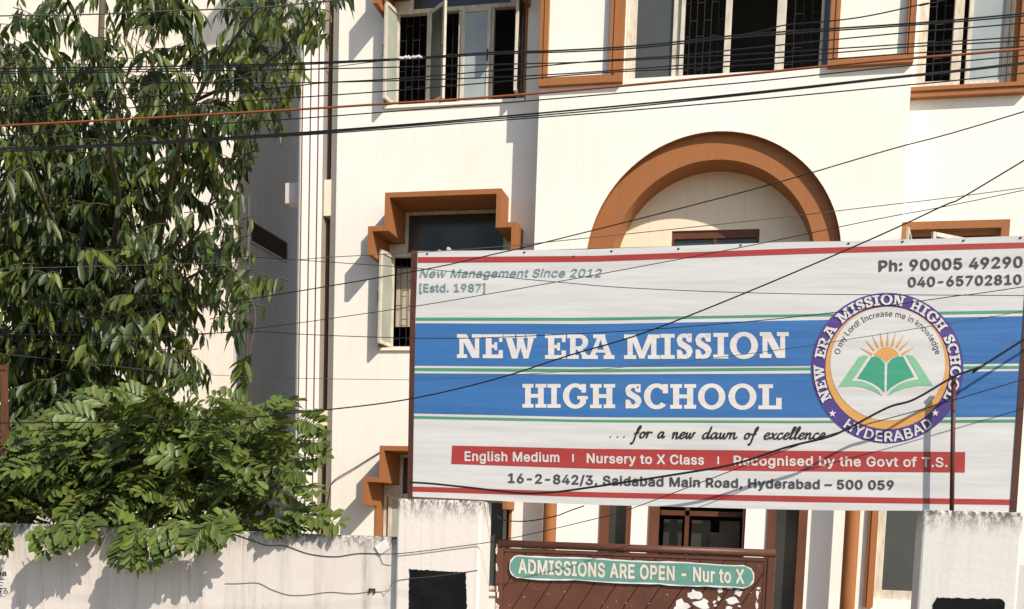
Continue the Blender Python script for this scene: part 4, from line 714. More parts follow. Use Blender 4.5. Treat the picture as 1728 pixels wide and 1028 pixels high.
Lx = lambda y: 705 - (y-424)*.0338 + .6; Rx = lambda y: 1738 - (y-397)*.071 - .8
def hband(cols, y0s, y1s, mat, Y, xs=None):
    """horizontal band: y given at x=700, 1340, 1725"""
    def yy(v, x): return np.interp(x, (700, 1000, 1340, 1725), v)
    xs = xs or [Lx(y0s[0])] + list(range(740, 1720, 60)) + [Rx(y0s[-1])]
    xt = list(xs); xb = list(xs)
    if xs[0] < 720: xt[0], xb[0] = Lx(y0s[0]), Lx(y1s[0])
    if xs[-1] > 1690: xt[-1], xb[-1] = Rx(y0s[-1]), Rx(y1s[-1])
    band_px(MB(), [(x, yy(y0s, x)) for x in xt], [(x, yy(y1s, x)) for x in xb], Y).build('stripe', mat, sign)
Y1, Y2, Y3 = YS-.0015, YS-.003, YS-.0045
hband(0, (434,432,419.3,409), (443.6,441.8,429,418.5), V['red'], Y1, [705,760,880,950,1010,1080,1150,1200,1264,1300,1340,1380,1428,1520,1620,1738])
hband(0, (536,536.3,530.5,523.5), (541,541,534.5,528.5), V['green'], Y1)
hband(0, (545.5,547,541,533.5), (617,619.5,617.6,613), V['blue'], Y1)
hband(0, (620.8,623,620.5,617.4), (626,628,625,622), V['green'], Y1)
hband(0, (630,632,630.5,626), (697.5,704,704.8,703.5), V['blue'], Y1)
hband(0, (702,708.5,710,708), (706.5,712.5,714,713), V['green'], Y1)
hband(0, (821,830.7,837,843.5), (829.5,839.3,847,852.5), V['red'], Y1)
band_px(MB(), [(763,752),(1000,757.5),(1300,760.5),(1629,763)], [(761.5,783),(1000,791),(1300,795),(1628,797.5)], Y1).build('stripe', V['red'], sign)
def lettering(items, mat, Y=Y2):
    for a in items: text_px(MB(), *a[:4], Y, *a[4:]).build('lettering', mat, sign)
lettering([('New Management Since 2012', (708,468), (1016,467), 13.2, .009, .22), ('[Estd. 1987]', (708,492.5), (819,492.3), 13.2, .014)], V['steel'])
lettering([('Ph: 90005 49290', (1483,457.7), (1726,450.6), 17.6, .021), ('040-65702810', (1532.5,484), (1724,479), 15.6, .021),
           ('16-2-842/3, Saidabad Main Road, Hyderabad \u2013 500 059', (857.5,814), (1508.5,826), 14.8, .021, 0., 1.5)], V['grey'])
lettering([('English Medium', (784,777.5), (944,779.5), 15.2, .021), ('Nursery to X Class', (990,781), (1188,784), 15.2, .021), ('Recognised by the Govt of T.S.', (1238,785), (1599,788), 15.4, .021)], V['letter'])
for x, y in ((967, 773), (1212, 777)): poly_px(MB(), [(x-1.3, y-6.5), (x+1.3, y-6.5), (x+1.3, y+6.5), (x-1.3, y+6.5)], Y2).build('divider', V['letter'], sign)
mb = MB()
for ch, a, b in (('N',771,814),('E',814.5,848.5),('W',849.5,905),('E',919.5,955),('R',957,1000),('A',992,1037),('M',1053,1113.5),('I',1114.5,1138.5),('S',1141.6,1168),('S',1173,1200),('I',1203.5,1229),('O',1231.6,1279),('N',1282,1331)):
    if a in (919.5, 1053): mb.build('lettering', V['letter'], sign); mb = MB()
    q = 2*math.sin(math.pi*((a+b)/2-771)/560); slab_px(mb, ch, a, b, 564 - 4.2*max(0, (a-1050)/280) + q*.3, 604 + q, Y2)
mb.build('lettering', V['letter'], sign); mb = MB()
for ch, a, b in (('H',881.6,922),('I',923.7,946),('G',949.8,992),('H',995.8,1038),('S',1054.8,1081.7),('C',1086.5,1128),('H',1130.8,1174.6),('O',1177.7,1224),('O',1229,1276.5),('L',1279.8,1319)):
    if a == 1054.8: mb.build('lettering', V['letter'], sign); mb = MB()
    t = (a-881)/440; slab_px(mb, ch, a, b, 648 + .7*t, 688.2 + 3*t, Y2)
mb.build('lettering', V['letter'], sign)
# handwritten slogan: pen strokes
G = {'f': (1.0, [[(.05,-.75),(.22,-.95),(.38,-.6),(.48,.5),(.58,1.6),(.80,1.95),(.86,1.6),(.62,1.0)], [(.20,.72),(.85,.82)]]),
     'o': (.85, [[(.55,.95),(.22,.85),(.10,.4),(.25,.05),(.55,.10),(.72,.5),(.62,.9),(.50,.92),(.70,.72),(1.0,.85)]]),
     'r': (.80, [[(.05,.75),(.22,.95),(.22,.0)], [(.22,.45),(.42,.90),(.70,.92),(.78,.78)]]),
     'a': (1.0, [[(.70,.85),(.40,.98),(.12,.6),(.14,.15),(.36,.03),(.62,.45),(.72,.95),(.70,.30),(.82,.02),(1.02,.25)]]),
     'n': (1.0, [[(.02,.75),(.18,.95),(.16,.0)], [(.17,.45),(.45,.95),(.62,.85),(.62,.25),(.76,.0),(1.0,.3)]]),
     'e': (.78, [[(.12,.45),(.55,.62),(.60,.92),(.34,.98),(.12,.6),(.16,.15),(.40,.0),(.78,.32)]]),
     'w': (1.25, [[(.05,.75),(.18,.92),(.18,.3),(.32,.02),(.52,.35),(.62,.9),(.62,.25),(.78,.02),(1.0,.4),(1.05,.95),(1.25,.85)]]),
     'd': (1.0, [[(.68,.85),(.38,.96),(.12,.6),(.14,.15),(.36,.03),(.62,.5),(.84,1.95),(.70,.5),(.76,.05),(1.0,.28)]]),
     'x': (.85, [[(.08,.85),(.25,.92),(.50,.1),(.75,.05),(.85,.25)], [(.72,.95),(.40,.5),(.05,.02)]]),
     'c': (.78, [[(.62,.80),(.52,.98),(.22,.85),(.10,.4),(.24,.03),(.50,.05),(.78,.32)]]),
     'l': (.55, [[(.05,.25),(.40,1.3),(.46,1.85),(.28,1.9),(.16,1.2),(.14,.3),(.26,.0),(.52,.28)]]), '.': (.4, [[(.1,.0),(.18,.10)]])}
def script_word(word, x0, x1, yb, xh):
    mb = MB()
    tot = sum(G[c][0] for c in word); k = 0; sx = (x1-x0)/tot
    for c in word:
        for st_ in G[c][1]:
            pts = [(x0 + (k + x)*sx + y*xh*.28, yb - y*xh) for x, y in smooth_pts(st_)]
            for i in range(len(pts)-1):
                (a, b), (c2, d) = pts[i], pts[i+1]; dx, dy = c2-a, d-b; L = math.hypot(dx, dy) or 1; w = .95 + .5*abs(dy)/L; nx, ny = -dy/L*w, dx/L*w
                ex, ey = dx/L*.4, dy/L*.4; ZL[0] = (ZL[0]+1) % 9
                poly_px(mb, [(a-ex+nx,b-ey+ny),(c2+ex+nx,d+ey+ny),(c2+ex-nx,d+ey-ny),(a-ex-nx,b-ey-ny)], Y2 - ZL[0]*.0001)
        k += G[c][0]
    mb.build('lettering', V['black'], sign)
for w, a, b, y in (('for',1066,1098,739),('a',1109,1121,739),('new',1133,1171,740),('dawn',1184,1243,740.5),('of',1255,1276,741),('excellence',1288,1392,741)): script_word(w, a, b, y, 10.5)
mb = MB()
for x in (1030, 1042, 1053): poly_px(mb, [(x-1.4,737.5),(x+1.2,735.5),(x+1.6,737.5),(x-1,739)], Y2)
mb.build('lettering', V['black'], sign)
# emblem
EC = (1497.3, 621)
def disc(mb, c, rx, ry, Y, n=72): poly_px(mb, [(c[0]+rx*math.cos(2*math.pi*i/n), c[1]-ry*math.sin(2*math.pi*i/n)) for i in range(n)], Y); return mb
em = disc(MB(), EC, 128.6, 126.8, Y2).build('emblem', V['violet'], sign)
disc(MB(), EC, 104.5, 103.5, Y2-.0015).build('crescent', V['orange'], em)
disc(MB(), (1498, 614), 96.8, 95.8, Y2-.003).build('emblem_field', V['white'], em)
Y4 = Y2-.0045
slab_arc('NEW ERA MISSION HIGH SCHOOL', EC, 106.8, 208.5, -29, 17.5, Y4, em)
text_arc(MB(), 'HYDERABAD', EC, 124, 233, 309, 16.5, Y4, .018, True).build('lettering', V['letter'], em)
for cx_, cy_ in ((1404.6, 698), (1578.3, 697)):
    poly_px(MB(), [(cx_ + (6.6 if i % 2 == 0 else 2.7)*math.sin(math.pi*i/5), cy_ - (6.6 if i % 2 == 0 else 2.7)*math.cos(math.pi*i/5)) for i in range(10)], Y4).build('star', V['letter'], em)
text_arc(MB(), 'O my Lord! Increase me in knowledge', (1498, 617), 83, 167, 13, 9.6, Y4, .0).build('motto', V['black'], em)
q = lambda L: [(1340 + x/3.672, 480 + y/3.672) for x, y in L]
mb = MB(); tips = [(400,388),(438,343),(483,315),(533,290),(583,282),(633,293),(685,308),(722,342),(752,385)]; base = [(486,434),(500,411),(522,394),(548,384),(578,380),(606,384),(634,392),(654,407),(668,434)]
for (a, b), (c_, d_) in zip(tips, base):
    dx, dy = c_-a, d_-b; L = math.hypot(dx, dy); nx, ny = -dy/L*8, dx/L*8; poly_px(mb, q([(a,b),(c_+nx,d_+ny),(c_-nx,d_-ny)]), Y4)
poly_px(mb, q([(573,485),(545,455),(498,438)] + [(573+85*math.cos(rad(a)), 472-85*math.sin(rad(a))) for a in range(150, 25, -10)] + [(650,438),(605,455)]), Y4)
mb.build('sun_motif', V['orange'], em)
mb = MB(); poly_px(mb, q([(480,450),(505,446),(535,458),(562,490),(560,670),(530,638),(490,612),(440,592),(393,582)]), Y4); poly_px(mb, q([(580,490),(605,462),(640,446),(676,447),(745,573),(690,590),(640,614),(600,640),(576,664)]), Y4); mb.build('book_page', V['leaf'], em)
mb = MB()
poly_px(mb, q([(400,452),(425,441),(463,443),(358,598),(275,635)]), Y4); poly_px(mb, q([(358,598),(420,600),(480,624),(520,655),(548,692),(500,664),(440,641),(380,630),(275,635)]), Y4)
poly_px(mb, q([(694,438),(730,441),(755,462),(862,629),(779,586)]), Y4); poly_px(mb, q([(779,586),(862,629),(780,627),(690,642),(630,664),(578,692),(604,655),(650,620),(700,600)]), Y4); mb.build('book_cover', V['pale'], em)
# posts and frame behind the banner
def bar_px(mb, a, b, w, Y, d):             # a square tube between two pixels at depth Y
    p, r_ = P(*a, Y), P(*b, Y); t = (r_-p).normalized(); n_ = Vector((0,1,0)); s2 = t.cross(n_).normalized()
    mb.obox((p+r_)/2, t*((r_-p).length/2), s2*(w/2), n_*(d/2))
mb = MB(); bar_px(mb, (699.5,423.5), (692.8,842), .034, YS+.011, .03); mb.build('post', M['post'], sign)
mb = MB(); bar_px(mb, (1741.5,396), (1708.5,866), .036, YS+.011, .03); mb.build('post', M['post'], sign)
mb = MB()
for ya_, yb_ in ((432,404), (560,548), (700,706), (836,858)): bar_px(mb, (710, ya_), (1712, yb_), .025, YS+.02, .025)
for x in (960, 1110, 1390, 1580): bar_px(mb, (x+8, 425), (x, 848), .025, YS+.05, .025)
mb.build('frame', M['post'], sign)
for x, y in ((721,428.5),(885,426),(968,433),(1032,424),(1145,420),(1250,414),(1432,411),(1523,408),(1626,406),(1722,401.5)): p = P(x, y, YS); MB().obox(p, Vector((.005,0,.002)), Vector((0,.004,0)), Vector((-.002,0,.004))).build('tie', M['iron'], sign)
# slim pole on the right pillar
pole = thing('steel_pole', 'slim dark brown pole standing on the right gate pillar before the banner', 'pole', (P(1606.5, 862, 6.5).x, 6.5, zp2))
MB().tube([P(1606, 867, 6.5), P(1609.5, 636, 6.5)], .0125, 12).build('shaft', M['post'], pole, smooth=True)
mb = MB(); bar_px(mb, (1609.6, 634), (1609.6, 638), .026, 6.5, .026); mb.build('cap', M['iron'], pole)
# ================================================================ CABLES
px2m = lambda w, Y: w / F * Y
def cable(pts, w, Y, mat, label, name='overhead_cable', group='cables strung across the front', ext=True, Yend=None, seed=0):
    pts = [tuple(map(float, p)) for p in pts]
    if ext in (True, 'left'):
        (a, b), (c, d) = pts[0], pts[1]; s0 = (b-d)/(a-c); pts = [(a-900, b-900*s0*.9)] + pts
    if ext in (True, 'right'):
        (a, b), (c, d) = pts[-1], pts[-2]; s1 = (b-d)/(a-c); pts = pts + [(a+900, b+900*s1*1.1)]
    sm = smooth_pts(pts, 6); xs = [p[0] for p in sm]
    r = random.Random(seed); mb = MB(); n = len(sm); ph = r.uniform(0, 6)
    mb.tube([P(x, y, (Y(x) if callable(Y) else Y) + (0 if callable(Y) else .02*math.sin(x*.006+ph))) for x, y in sm], px2m(w, Y(600) if callable(Y) else Y)/2, 6)
    return tag(mb.build(name, M[mat], None, smooth=True), label, 'cable', group)
CB = [
 ([(0,27),(150,24.5),(300,18),(432,13),(540,3),(640,-8)], 2.6, 5.6, 'cable_grey', 'grey cable highest of all, crossing the treetop and leaving above the pilaster'),
 ([(0,116),(200,113.5),(432,109),(669,99.5),(832,88.5),(937,85.5),(1082,77),(1264,58),(1532,40),(1728,23)], 2.7, 5.4, 'cable', 'thick black cable, upper strand of the topmost pair across the first floor windows'),
 ([(0,121),(200,118),(432,112),(669,101.5),(832,91.5),(960,87.5),(1082,80.5),(1264,62),(1532,43),(1728,27)], 2.4, 5.3, 'cable', 'black cable twisted just beneath the topmost thick strand over the upper windows'),
 ([(0,167),(175,152.5),(432,130),(525,117.5),(640,103.5),(672,100)], 1.5, 5.35, 'cable_grey', 'thin pale wire rising through the tree to join the topmost cable'),
 ([(0,124),(400,119),(607,115),(832,109),(987,105),(1144,97.5),(1264,91.5),(1532,74.5),(1728,62)], 2.2, 5.2, 'cable', 'thin black cable below the topmost pair, nearly level over the upper left window'),
 ([(0,178),(432,151),(545,140),(667,133),(832,119.5),(1007,103),(1144,94),(1264,81.5),(1532,55),(1728,39)], 2.2, 5.1, 'cable', 'black cable climbing across the others from the tree to the top right window glass'),
 ([(0,140),(432,140),(600,138),(832,130.7),(1007,121),(1264,101.3),(1532,79.5),(1728,68.5)], 2.2, 5.0, 'cable', 'black cable running flat through the tree then along the moulding under the white panel'),
 ([(0,195),(432,169),(645,154.5),(832,139),(1007,123.5),(1264,110),(1532,90.5),(1728,78.7)], 2.2, 4.9, 'cable', 'black cable next above the orange one across the upper windows'),
 ([(0,212.5),(432,189),(640,176),(832,163.7),(1050,145),(1264,124.8),(1500,101.5),(1728,83)], 4.2, 4.8, 'cable_or', 'rusty orange cable crossing the whole front just under the upper windows'),
 ([(0,229),(432,205),(832,175),(1050,157),(1264,138.5),(1500,114),(1728,93.5)], 2.2, 4.75, 'cable', 'thin black cable next below the orange one'),
 ([(0,251),(175,244),(432,229),(640,214),(832,198),(1050,178.5),(1264,157),(1500,131),(1728,106)], 3.1, 4.7, 'cable', 'heavy black cable, thickest of the low group above the arch'),
 ([(0,254),(175,246.5),(432,231.5),(640,216.5),(832,201),(1000,187),(1264,159.5),(1500,133),(1728,108)], 2.4, 4.65, 'cable', 'black cable clinging to the underside of the heavy one above the arch'),
 ([(0,257),(432,233),(640,219),(832,204.2),(1050,187.5),(1264,169),(1500,146.5),(1728,123.5)], 2.2, 4.6, 'cable', 'thin black cable, lowest of the sagging bundle above the arch'),
 ([(1240,62),(1290,51),(1328,42),(1398,36),(1465,27),(1562,6),(1640,-12)], 2.2, 5.45, 'cable', 'black cable branching upward from the topmost pair over the right white panel'),
 ([(0,552),(296,520),(432,503),(705,457),(832,429.5),(940,404),(1264,321.5),(1500,253),(1728,188.5)], 2.2, 5.6, 'cable', 'black wire rising from the tree across the arch to the right edge'),
 ([(0,453.5),(432,442),(560,434),(705,426),(832,417.3),(940,407),(1229,377),(1480,348),(1728,317)], 1.5, 5.7, 'cable_grey', 'thin grey wire skimming the top edge of the banner and crossing the arch foot'),
 ([(0,590),(265,571),(432,554.5),(680,520),(820,497),(939,476),(1080,450),(1264,415),(1480,370),(1728,321)], 1.5, 5.8, 'cable', 'thin dark wire slanting up over the banner top and below the arch window'),
 ([(0,412),(250,423),(400,432),(520,440),(705,453),(832,466),(939,476),(1080,487),(1340,496),(1728,499)], 1.4, 5.9, 'cable', 'thin dark wire dropping from the tree and running level under the phone numbers'),
 ([(0,565),(265,565),(432,560),(503,564),(632,569),(740,571),(832,569.6),(1000,562),(1104,555.6),(1292,540),(1460,521),(1618,499),(1728,484)], 1.6, 6.0, 'cable', 'thin dark wire through the top of the large white lettering'),
 ([(0,714),(200,712),(400,706),(509,696),(680,675.5),(832,641),(960,600),(1100,557),(1340,460),(1580,353),(1728,271)], 2.8, 5.5, 'cable', 'bold black wire cutting diagonally across the blue bands of the banner'),
 ([(0,597),(249,624),(432,636.5),(680,641),(740,640),(1000,624),(1177,607),(1360,584),(1660,536),(1728,525)], 1.2, 6.1, 'cable_grey', 'hair thin pale wire along the gap between the two blue bands'),
]
for i, (pts, w, Y, m, lab) in enumerate(CB): cable(pts, w*.88, 3.2 + (Y-4.6)*1.1, m, lab, ext={3: 'left', 13: 'right'}.get(i, True), seed=i)
rs = random.Random(3); mb = MB()
for i in range(9):
    p = P(676 + i*4.2, 98.6 - i*.25 + rs.uniform(-1.2, 1.2), 4.05); mb.obox(p, Vector((.005, 0, rs.uniform(-.003, .004))), Vector((0, .006, 0)), Vector((rs.uniform(-.002, .002), 0, .0032)))
mb.build('splice_tape', M['paper'], D.objects['overhead_cable.001'])
def short(pts, w, Y, m, lab, extR=False, seed=50):
    pts = list(pts)
    if extR: (a, b), (c, d) = pts[-1], pts[-2]; s1 = (b-d)/(a-c); pts.append((a+900, b+900*s1))
    cable(pts, w, Y, m, lab, ext=False, seed=seed)
short([(692,814),(730,816.5),(793,823),(877,832),(930,831),(1000,822),(1145,800),(1240,783),(1327,755),(1396,738),(1429,724),(1498,688),(1543,674),(1611,635),(1660,616),(1728,573)], 4.0, 6.44, 'cable', 'thick black cable from the left banner post up past the emblem', True)
short([(330,880),(400,903),(448,920),(481.6,921.6),(521,934.6),(565,939.5),(608,934),(669,934.6),(760,924),(860,909),(1013,873.6),(1064,859),(1202,807),(1356,748),(1453,719),(1573,686),(1728,640)], 1.6, lambda x: 6.4965 - .0605*min(1, max(0, (x-640)/20)) if x < 820 else 6.42, 'cable', 'thin black wire along the street wall top, over the gate and up the banner', True)
short([(380,985),(400,985),(434.7,984),(457,994.5),(487,1004),(518,1004),(556,999.4),(594,1002),(622,999),(653,997),(670,980),(740,972),(807,962)], 1.1, lambda x: 6.4965 - .0505*min(1, max(0, (x-645)/15)), 'cable_grey', 'thin grey wire stapled low along the face of the street wall')
short([(838,869),(851,878),(889,879.5),(935,871.7),(962,862),(986,853.6)], 2.2, 6.62, 'cable', 'short black wire drooping under the banner beside the left pillar')
short([(643,762),(598,790),(562,813),(555,838),(551,860),(549,900)], 1.8, 12.97, 'cable', 'dark wire stapled to the cream wall beside the lowest brown hood')
# small fixings on the street wall
mb = MB(); p = P(645, 924, YW-.006); mb.obox(p, Vector((.03,0,.022)), Vector((0,.006,0)), Vector((-.018,0,.026)))
tag(mb.build('wall_plate', M['paper'], None), 'small tilted white plate fixed near the top of the street wall', 'plate')
mb = MB(); p = P(628, 998, YW-.005)
mb.box(p.x-.02, p.x+.02, YW-.012, YW, p.z+.01, p.z+.018); mb.box(p.x-.02, p.x-.012, YW-.012, YW, p.z-.014, p.z+.01); mb.box(p.x+.012, p.x+.02, YW-.012, YW, p.z-.014, p.z+.01)
tag(mb.build('cable_bracket', M['iron'], None), 'small dark square bracket holding the low wire on the street wall', 'bracket')
po = thing('paper_poster', 'torn white paper notice pasted on the street wall at the left edge', 'poster', tuple(P(-20, 1005, YW-.004)))
rough_panel([(-60, 958), (16, 964), (18, 1000), (10, 1006), (-60, 1010)], YW-.002, 'sheet', M['paper'], po, .002, 7, .002)
mb = MB(); text_px(mb, '9008', (-24, 971), (11, 972), 7, YW-.0055, .03); text_px(mb, '98896', (-34, 1003), (13, 1002), 9, YW-.0055, .0)
for y in (977, 982, 987, 992): poly_px(mb, [(-40, y), (10 - (y % 4)*2, y+.5), (10 - (y % 4)*2, y+1.5), (-40, y+1)], YW-.0055)
mb.build('lettering', M['ink'], po)
rf = thing('rusty_frame', 'rusty square steel frame upright beside the tree at the left edge', 'frame', tuple(P(5, 800, 6.85)))
mb = MB(); p = P(6, 625, 6.85); mb.box(p.x-.016, p.x+.022, 6.835, 6.87, .0, p.z); mb.build('upright', M['rust'], rf)
MB().box(p.x-1.6, p.x+.024, 6.828, 6.872, p.z+.001, p.z+.035).build('top_bar', M['rust'], rf)
# ================================================================ TREE
rng = random.Random(11)
def leaf_geo(V_, F_, base, d, nrm, L, w, droop, shape):
    d = d.normalized(); s2 = d.cross(nrm)
    if s2.length < 1e-4: s2 = d.cross(Vector((.3,.5,.8)))
    s2.normalize(); n2 = s2.cross(d).normalized(); o = len(V_)
    mid1, mid2 = shape
    def at(t, side, lift): 
        c = base + d*(L*t) + Vector((0,0,-droop*L*t*t)); return tuple(c + s2*(side*w) + n2*(lift*w))
    V_ += [at(0,0,0), at(mid1,.5*.8,.16), at(mid1,0,-.04), at(mid1,-.5*.8,.16), at(mid2,.5*.85,.16), at(mid2,0,-.04), at(mid2,-.5*.85,.16), at(1,0,0)]
    F_ += [(o,o+1,o+2),(o,o+2,o+3),(o+1,o+4,o+5,o+2),(o+2,o+5,o+6,o+3),(o+4,o+7,o+5),(o+5,o+7,o+6)]
MASK = ["454134892577531","666531285257751","763675435675630","877765666677510","887766766676200","888557787676100","899788765363000","999988776662000","999998765453000",
        "999996566562000","999998477662000","999999877663100","999999985655400","999999962341000","999999953031000","999999853031000","999997530000000","999998600000000","999999700000000"]
COV = [0, .15, .33, .55, .8, 1.15, 1.6, 2.2, 3.0, 4.2]
tree = thing('leafy_tree', 'tall dark green tree with long drooping leaves hiding the house at left', 'tree', tuple(P(150, 1000, 9.2).xy) + (0,))
Vt, Ft = [], []; tw = MB()
def rdir(r): 
    a = r.uniform(0, 2*math.pi); return Vector((math.cos(a), math.sin(a), 0))
SUNLIT = []
EDGE = [(-200,680),(0,605),(60,582),(110,560),(130,525),(200,505),(260,475),(330,440),(385,424),(430,430),(470,482),(520,488),(560,440),(660,430)]
def twig(p, r, nl, L, droop=1):
    """an arching twig; leaves hang from it in two rows, pairs opening like a roof"""
    d = rdir(r) + Vector((0,0,r.uniform(-.25,.45))); pts = [p]; q = p.copy(); seg = L/5
    for i in range(5): d = (d + Vector((0,0,-r.uniform(.02,.28)*droop))).normalized(); q = q + d*seg; pts.append(q.copy())
    for c in (pts[3], pts[5]):
        u, v = px_of(c)
        if u > np.interp(v + 15, [e[0] for e in EDGE], [e[1] for e in EDGE]) - 12: return
    tw.tube(pts, .0045, 4, .002); sunlit = r.random() < .2; sz = r.uniform(.68, 1.2); hang = r.uniform(.5, 1.5); lean = rdir(r)*.35
    for i in range(nl):
        t = min(1, .12 + .88*i/(nl-1) + r.uniform(-.04, .04)); k = min(4, int(t*5)); b = pts[k].lerp(pts[k+1], t*5-k)
        ax = (pts[k+1]-pts[k]).normalized(); side = ax.cross(Vector((0,0,1))); side = side.normalized() if side.length > .05 else Vector((1,0,0))
        dl = side*(.62 if i % 2 else -.62) + ax*r.uniform(.1,.6) + lean + Vector((0,0,-hang*r.uniform(.6,1.3))) + Vector((r.uniform(-.3,.3), r.uniform(-.3,.3), 0))
        n0 = len(Ft); leaf_geo(Vt, Ft, b, dl, Vector((r.uniform(-.9,.9), r.uniform(-.9,.3), r.uniform(.3,1))), sz*r.uniform(.10,.162), sz*r.uniform(.044,.066), r.uniform(.05,.55), (.32,.68))
        SUNLIT.extend([1 if sunlit and r.random() < .85 else 0] * (len(Ft)-n0))
for j, row in enumerate(MASK):
    for i, ch in enumerate(row):
        c = COV[int(ch)] * (3.1 if int(ch) > 7 else 2.5 if int(ch) > 5 else 1.6); n = int(c) + (rng.random() < c - int(c))
        for _ in range(n):
            x, y = i*40 + rng.uniform(0, 40), j*40 + rng.uniform(-6, 34) - 18
            Y = rng.triangular(7.6, 10.6, 8.6) if int(ch) > 5 else rng.uniform(7.8, 9.6)
            twig(P(x, y, Y), rng, rng.randint(8, 12), rng.uniform(.22, .42))
for j in range(-4, 0):                                                # crown carries on above and to the left of the frame
    for i in range(-6, 14):
        if rng.random() < .75: twig(P(i*40+rng.uniform(0,40), j*40+rng.uniform(0,40)-18, rng.uniform(7.8, 10.4)), rng, 9, .35)
for j in range(0, 19):
    for i in range(-5, 0):
        if rng.random() < .9: twig(P(i*40+rng.uniform(0,40), j*40+rng.uniform(0,40)-18, rng.uniform(7.6, 10.4)), rng, 9, .35)
for x, y in ((575,-10),(590,-25),(556,-15),(560,60),(540,70),(430,480),(450,520),(408,540),(415,600)):
    twig(P(x, y, 8.0), rng, 9, .3, 1.4)
me = D.meshes.new('crown'); me.from_pydata(Vt, [], Ft); me.materials.append(M['leaf_tree']); me.materials.append(M['leaf_sunlit'])
me.polygons.foreach_set('material_index', SUNLIT)
o = D.objects.new('crown', me); COL.objects.link(o); o.parent = tree; o.location = -wloc(tree)
for p in me.polygons: p.use_smooth = True
bx, by = tree.location.x, tree.location.y
tr = MB()
tr.tube([(bx,by,0),(bx+.05,by,1.2),(bx-.03,by+.05,2.4),(bx+.1,by,3.6),(bx+.05,by+.1,5.2),(bx+.2,by,7.4)], .13, 12, .012)
for pts, r0 in (([(170,560),(190,430),(200,330),(185,240),(205,150)], .045), ([(180,520),(260,420),(290,300),(330,170),(400,60),(440,10)], .04), ([(170,540),(110,420),(60,300),(20,180)], .04),
                ([(230,470),(320,410),(372,300),(420,220)], .02), ([(290,300),(240,200),(180,90)], .02), ([(200,560),(300,480),(380,450),(430,520),(420,600)], .016), ([(330,170),(430,120),(500,60),(560,-20)], .02), ([(60,300),(45,240),(100,215)], .012)):
    k = len(pts); tr.tube([P(x, y, 9.0 - .7*i/k) for i, (x, y) in enumerate(smooth_pts(pts, 4))][:], r0*.8, 7, r0*.12)
tr.build('trunk', M['bark'], tree, smooth=True); tw.build('twigs', M['bark'], tree)['kind'] = 'stuff'
# ================================================================ SHRUB
rng = random.Random(23)
sh = thing('overhanging_shrub', 'bright green shrub with rows of small oval leaflets spilling over the street wall', 'shrub', tuple(P(260, 1000, 7.3).xy) + (0,))
Vs, Fs = [], []; tw = MB()
def frond(p, d, r, L, bend, free=True):
    n = r.randint(5, 8); pts = [p]; q = p.copy(); d = d.normalized()
    for i in range(n): d = (d + Vector((0,0,-bend/n))).normalized(); q = q + d*(L/n); pts.append(q.copy())
    u, v = px_of(pts[-1])
    if free and (u > RT(v) or v < np.interp(u, [e[0] for e in TOPL], [e[1] for e in TOPL]) - 26): return
    tw.tube(pts, .003, 4, .0015)
    upn = Vector((r.uniform(-.8,.8), r.uniform(-1.3,.1), r.uniform(.5,1)))
    for i in range(1, n+1):
        ax = (pts[i]-pts[i-1]).normalized(); side = ax.cross(upn).normalized(); up = side.cross(ax)
        l = r.uniform(.078,.115) * (.75 + .5*math.sin(math.pi*i/(n+1)))
        for sgn in (-1, 1): leaf_geo(Vs, Fs, pts[i], side*sgn + ax*.65 + up*r.uniform(-.1,.3), up + Vector((0,0,.2)), l, l*.47, r.uniform(0,.3), (.38,.8))
    leaf_geo(Vs, Fs, pts[-1], ax, up, .08, .034, .15, (.38,.8))
TOPL = [(-60,745),(0,740),(60,705),(110,700),(160,668),(250,650),(330,660),(360,690),(400,672),(440,662),(500,690),(545,730),(552,760)]
RT = lambda y: np.interp(y, (660, 730, 770, 800, 860, 905), (500, 535, 520, 500, 530, 540))
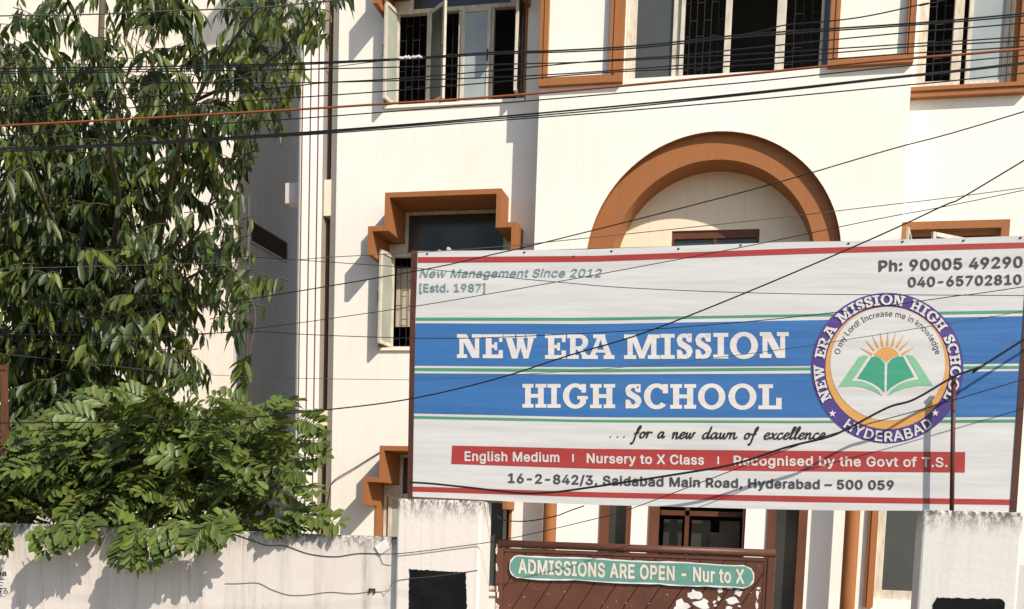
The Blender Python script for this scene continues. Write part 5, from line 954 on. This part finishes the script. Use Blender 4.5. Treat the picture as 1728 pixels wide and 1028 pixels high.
for k in range(1150):
    x = rng.uniform(-70, 548); top = np.interp(x, [p[0] for p in TOPL], [p[1] for p in TOPL]); y = top + 20 + (895-top-20)*rng.random()**.85
    if x > RT(y) - 45: continue
    if y > 845 and rng.random() < (.85 if 45 < x < 200 or x > 290 else .4): continue
    Y = rng.uniform(6.55, 8.3) if y < 850 else rng.uniform(6.56, 7.4)
    a = rng.uniform(-math.pi, 0) if rng.random() < .75 else rng.uniform(0, math.pi)
    frond(P(x, y, Y), Vector((math.cos(a), math.sin(a)*.9, rng.uniform(-.35,1.3))), rng, rng.uniform(.22,.34), rng.uniform(.3,1.0))
for (x, y, dx, dz, L) in ((500,745,1,.15,.20),(505,775,1,.25,.2),(470,860,1,.0,.22),(480,868,1,.1,.30),(510,868,1,-.03,.28),(490,822,1,.05,.22),(470,800,1,.2,.2),(500,706,1,-.1,.16),
                          (55,888,.75,-.75,.2),(85,885,.8,-.6,.17),(20,885,-.4,-.7,.18),(0,888,.1,-.9,.16),(-25,880,.1,-.9,.2),(225,880,-.25,-.9,.24),(240,890,.05,-1,.25),(262,885,.6,-.75,.2),(285,882,.5,-.8,.18),
                          (140,868,-.3,-.35,.18),(165,865,.2,-.5,.17),(130,872,.4,-.4,.15),(215,890,-.1,-1,.22),(350,882,.6,-.35,.16),(345,885,-.3,-.5,.14),(460,880,.8,-.1,.2),(430,884,.6,-.1,.2),(400,882,-.5,0,.2)):
    for e in range(2 if y > 870 else 1):
        frond(P(x+e*9, y-e*6, 6.30 if y > 870 and x < 400 else 6.55), Vector((dx + e*.2, -.25, dz)), rng, L, .25, False)
me = D.meshes.new('crown'); me.from_pydata(Vs, [], Fs); me.materials.append(M['leaf_shrub'])
o = D.objects.new('crown', me); COL.objects.link(o); o.parent = sh; o.location = -wloc(sh)
for p in me.polygons: p.use_smooth = True
tr = MB(); sx, sy = sh.location.x, sh.location.y
for x, y, Y in ((60,760,7.0),(160,700,7.4),(250,690,7.2),(330,720,7.0),(420,700,7.3),(470,780,6.9),(240,860,6.7),(120,830,6.8),(500,860,6.7)):
    p = P(x, y, Y); tr.tube([(sx+rng.uniform(-.1,.1), sy, 0), (sx*.6+p.x*.4, sy*.6+p.y*.4, p.z*.55), p], .022, 6, .006)
tr.build('stem', M['bark'], sh, smooth=True); tw.build('twigs', M['bark'], sh)['kind'] = 'stuff'
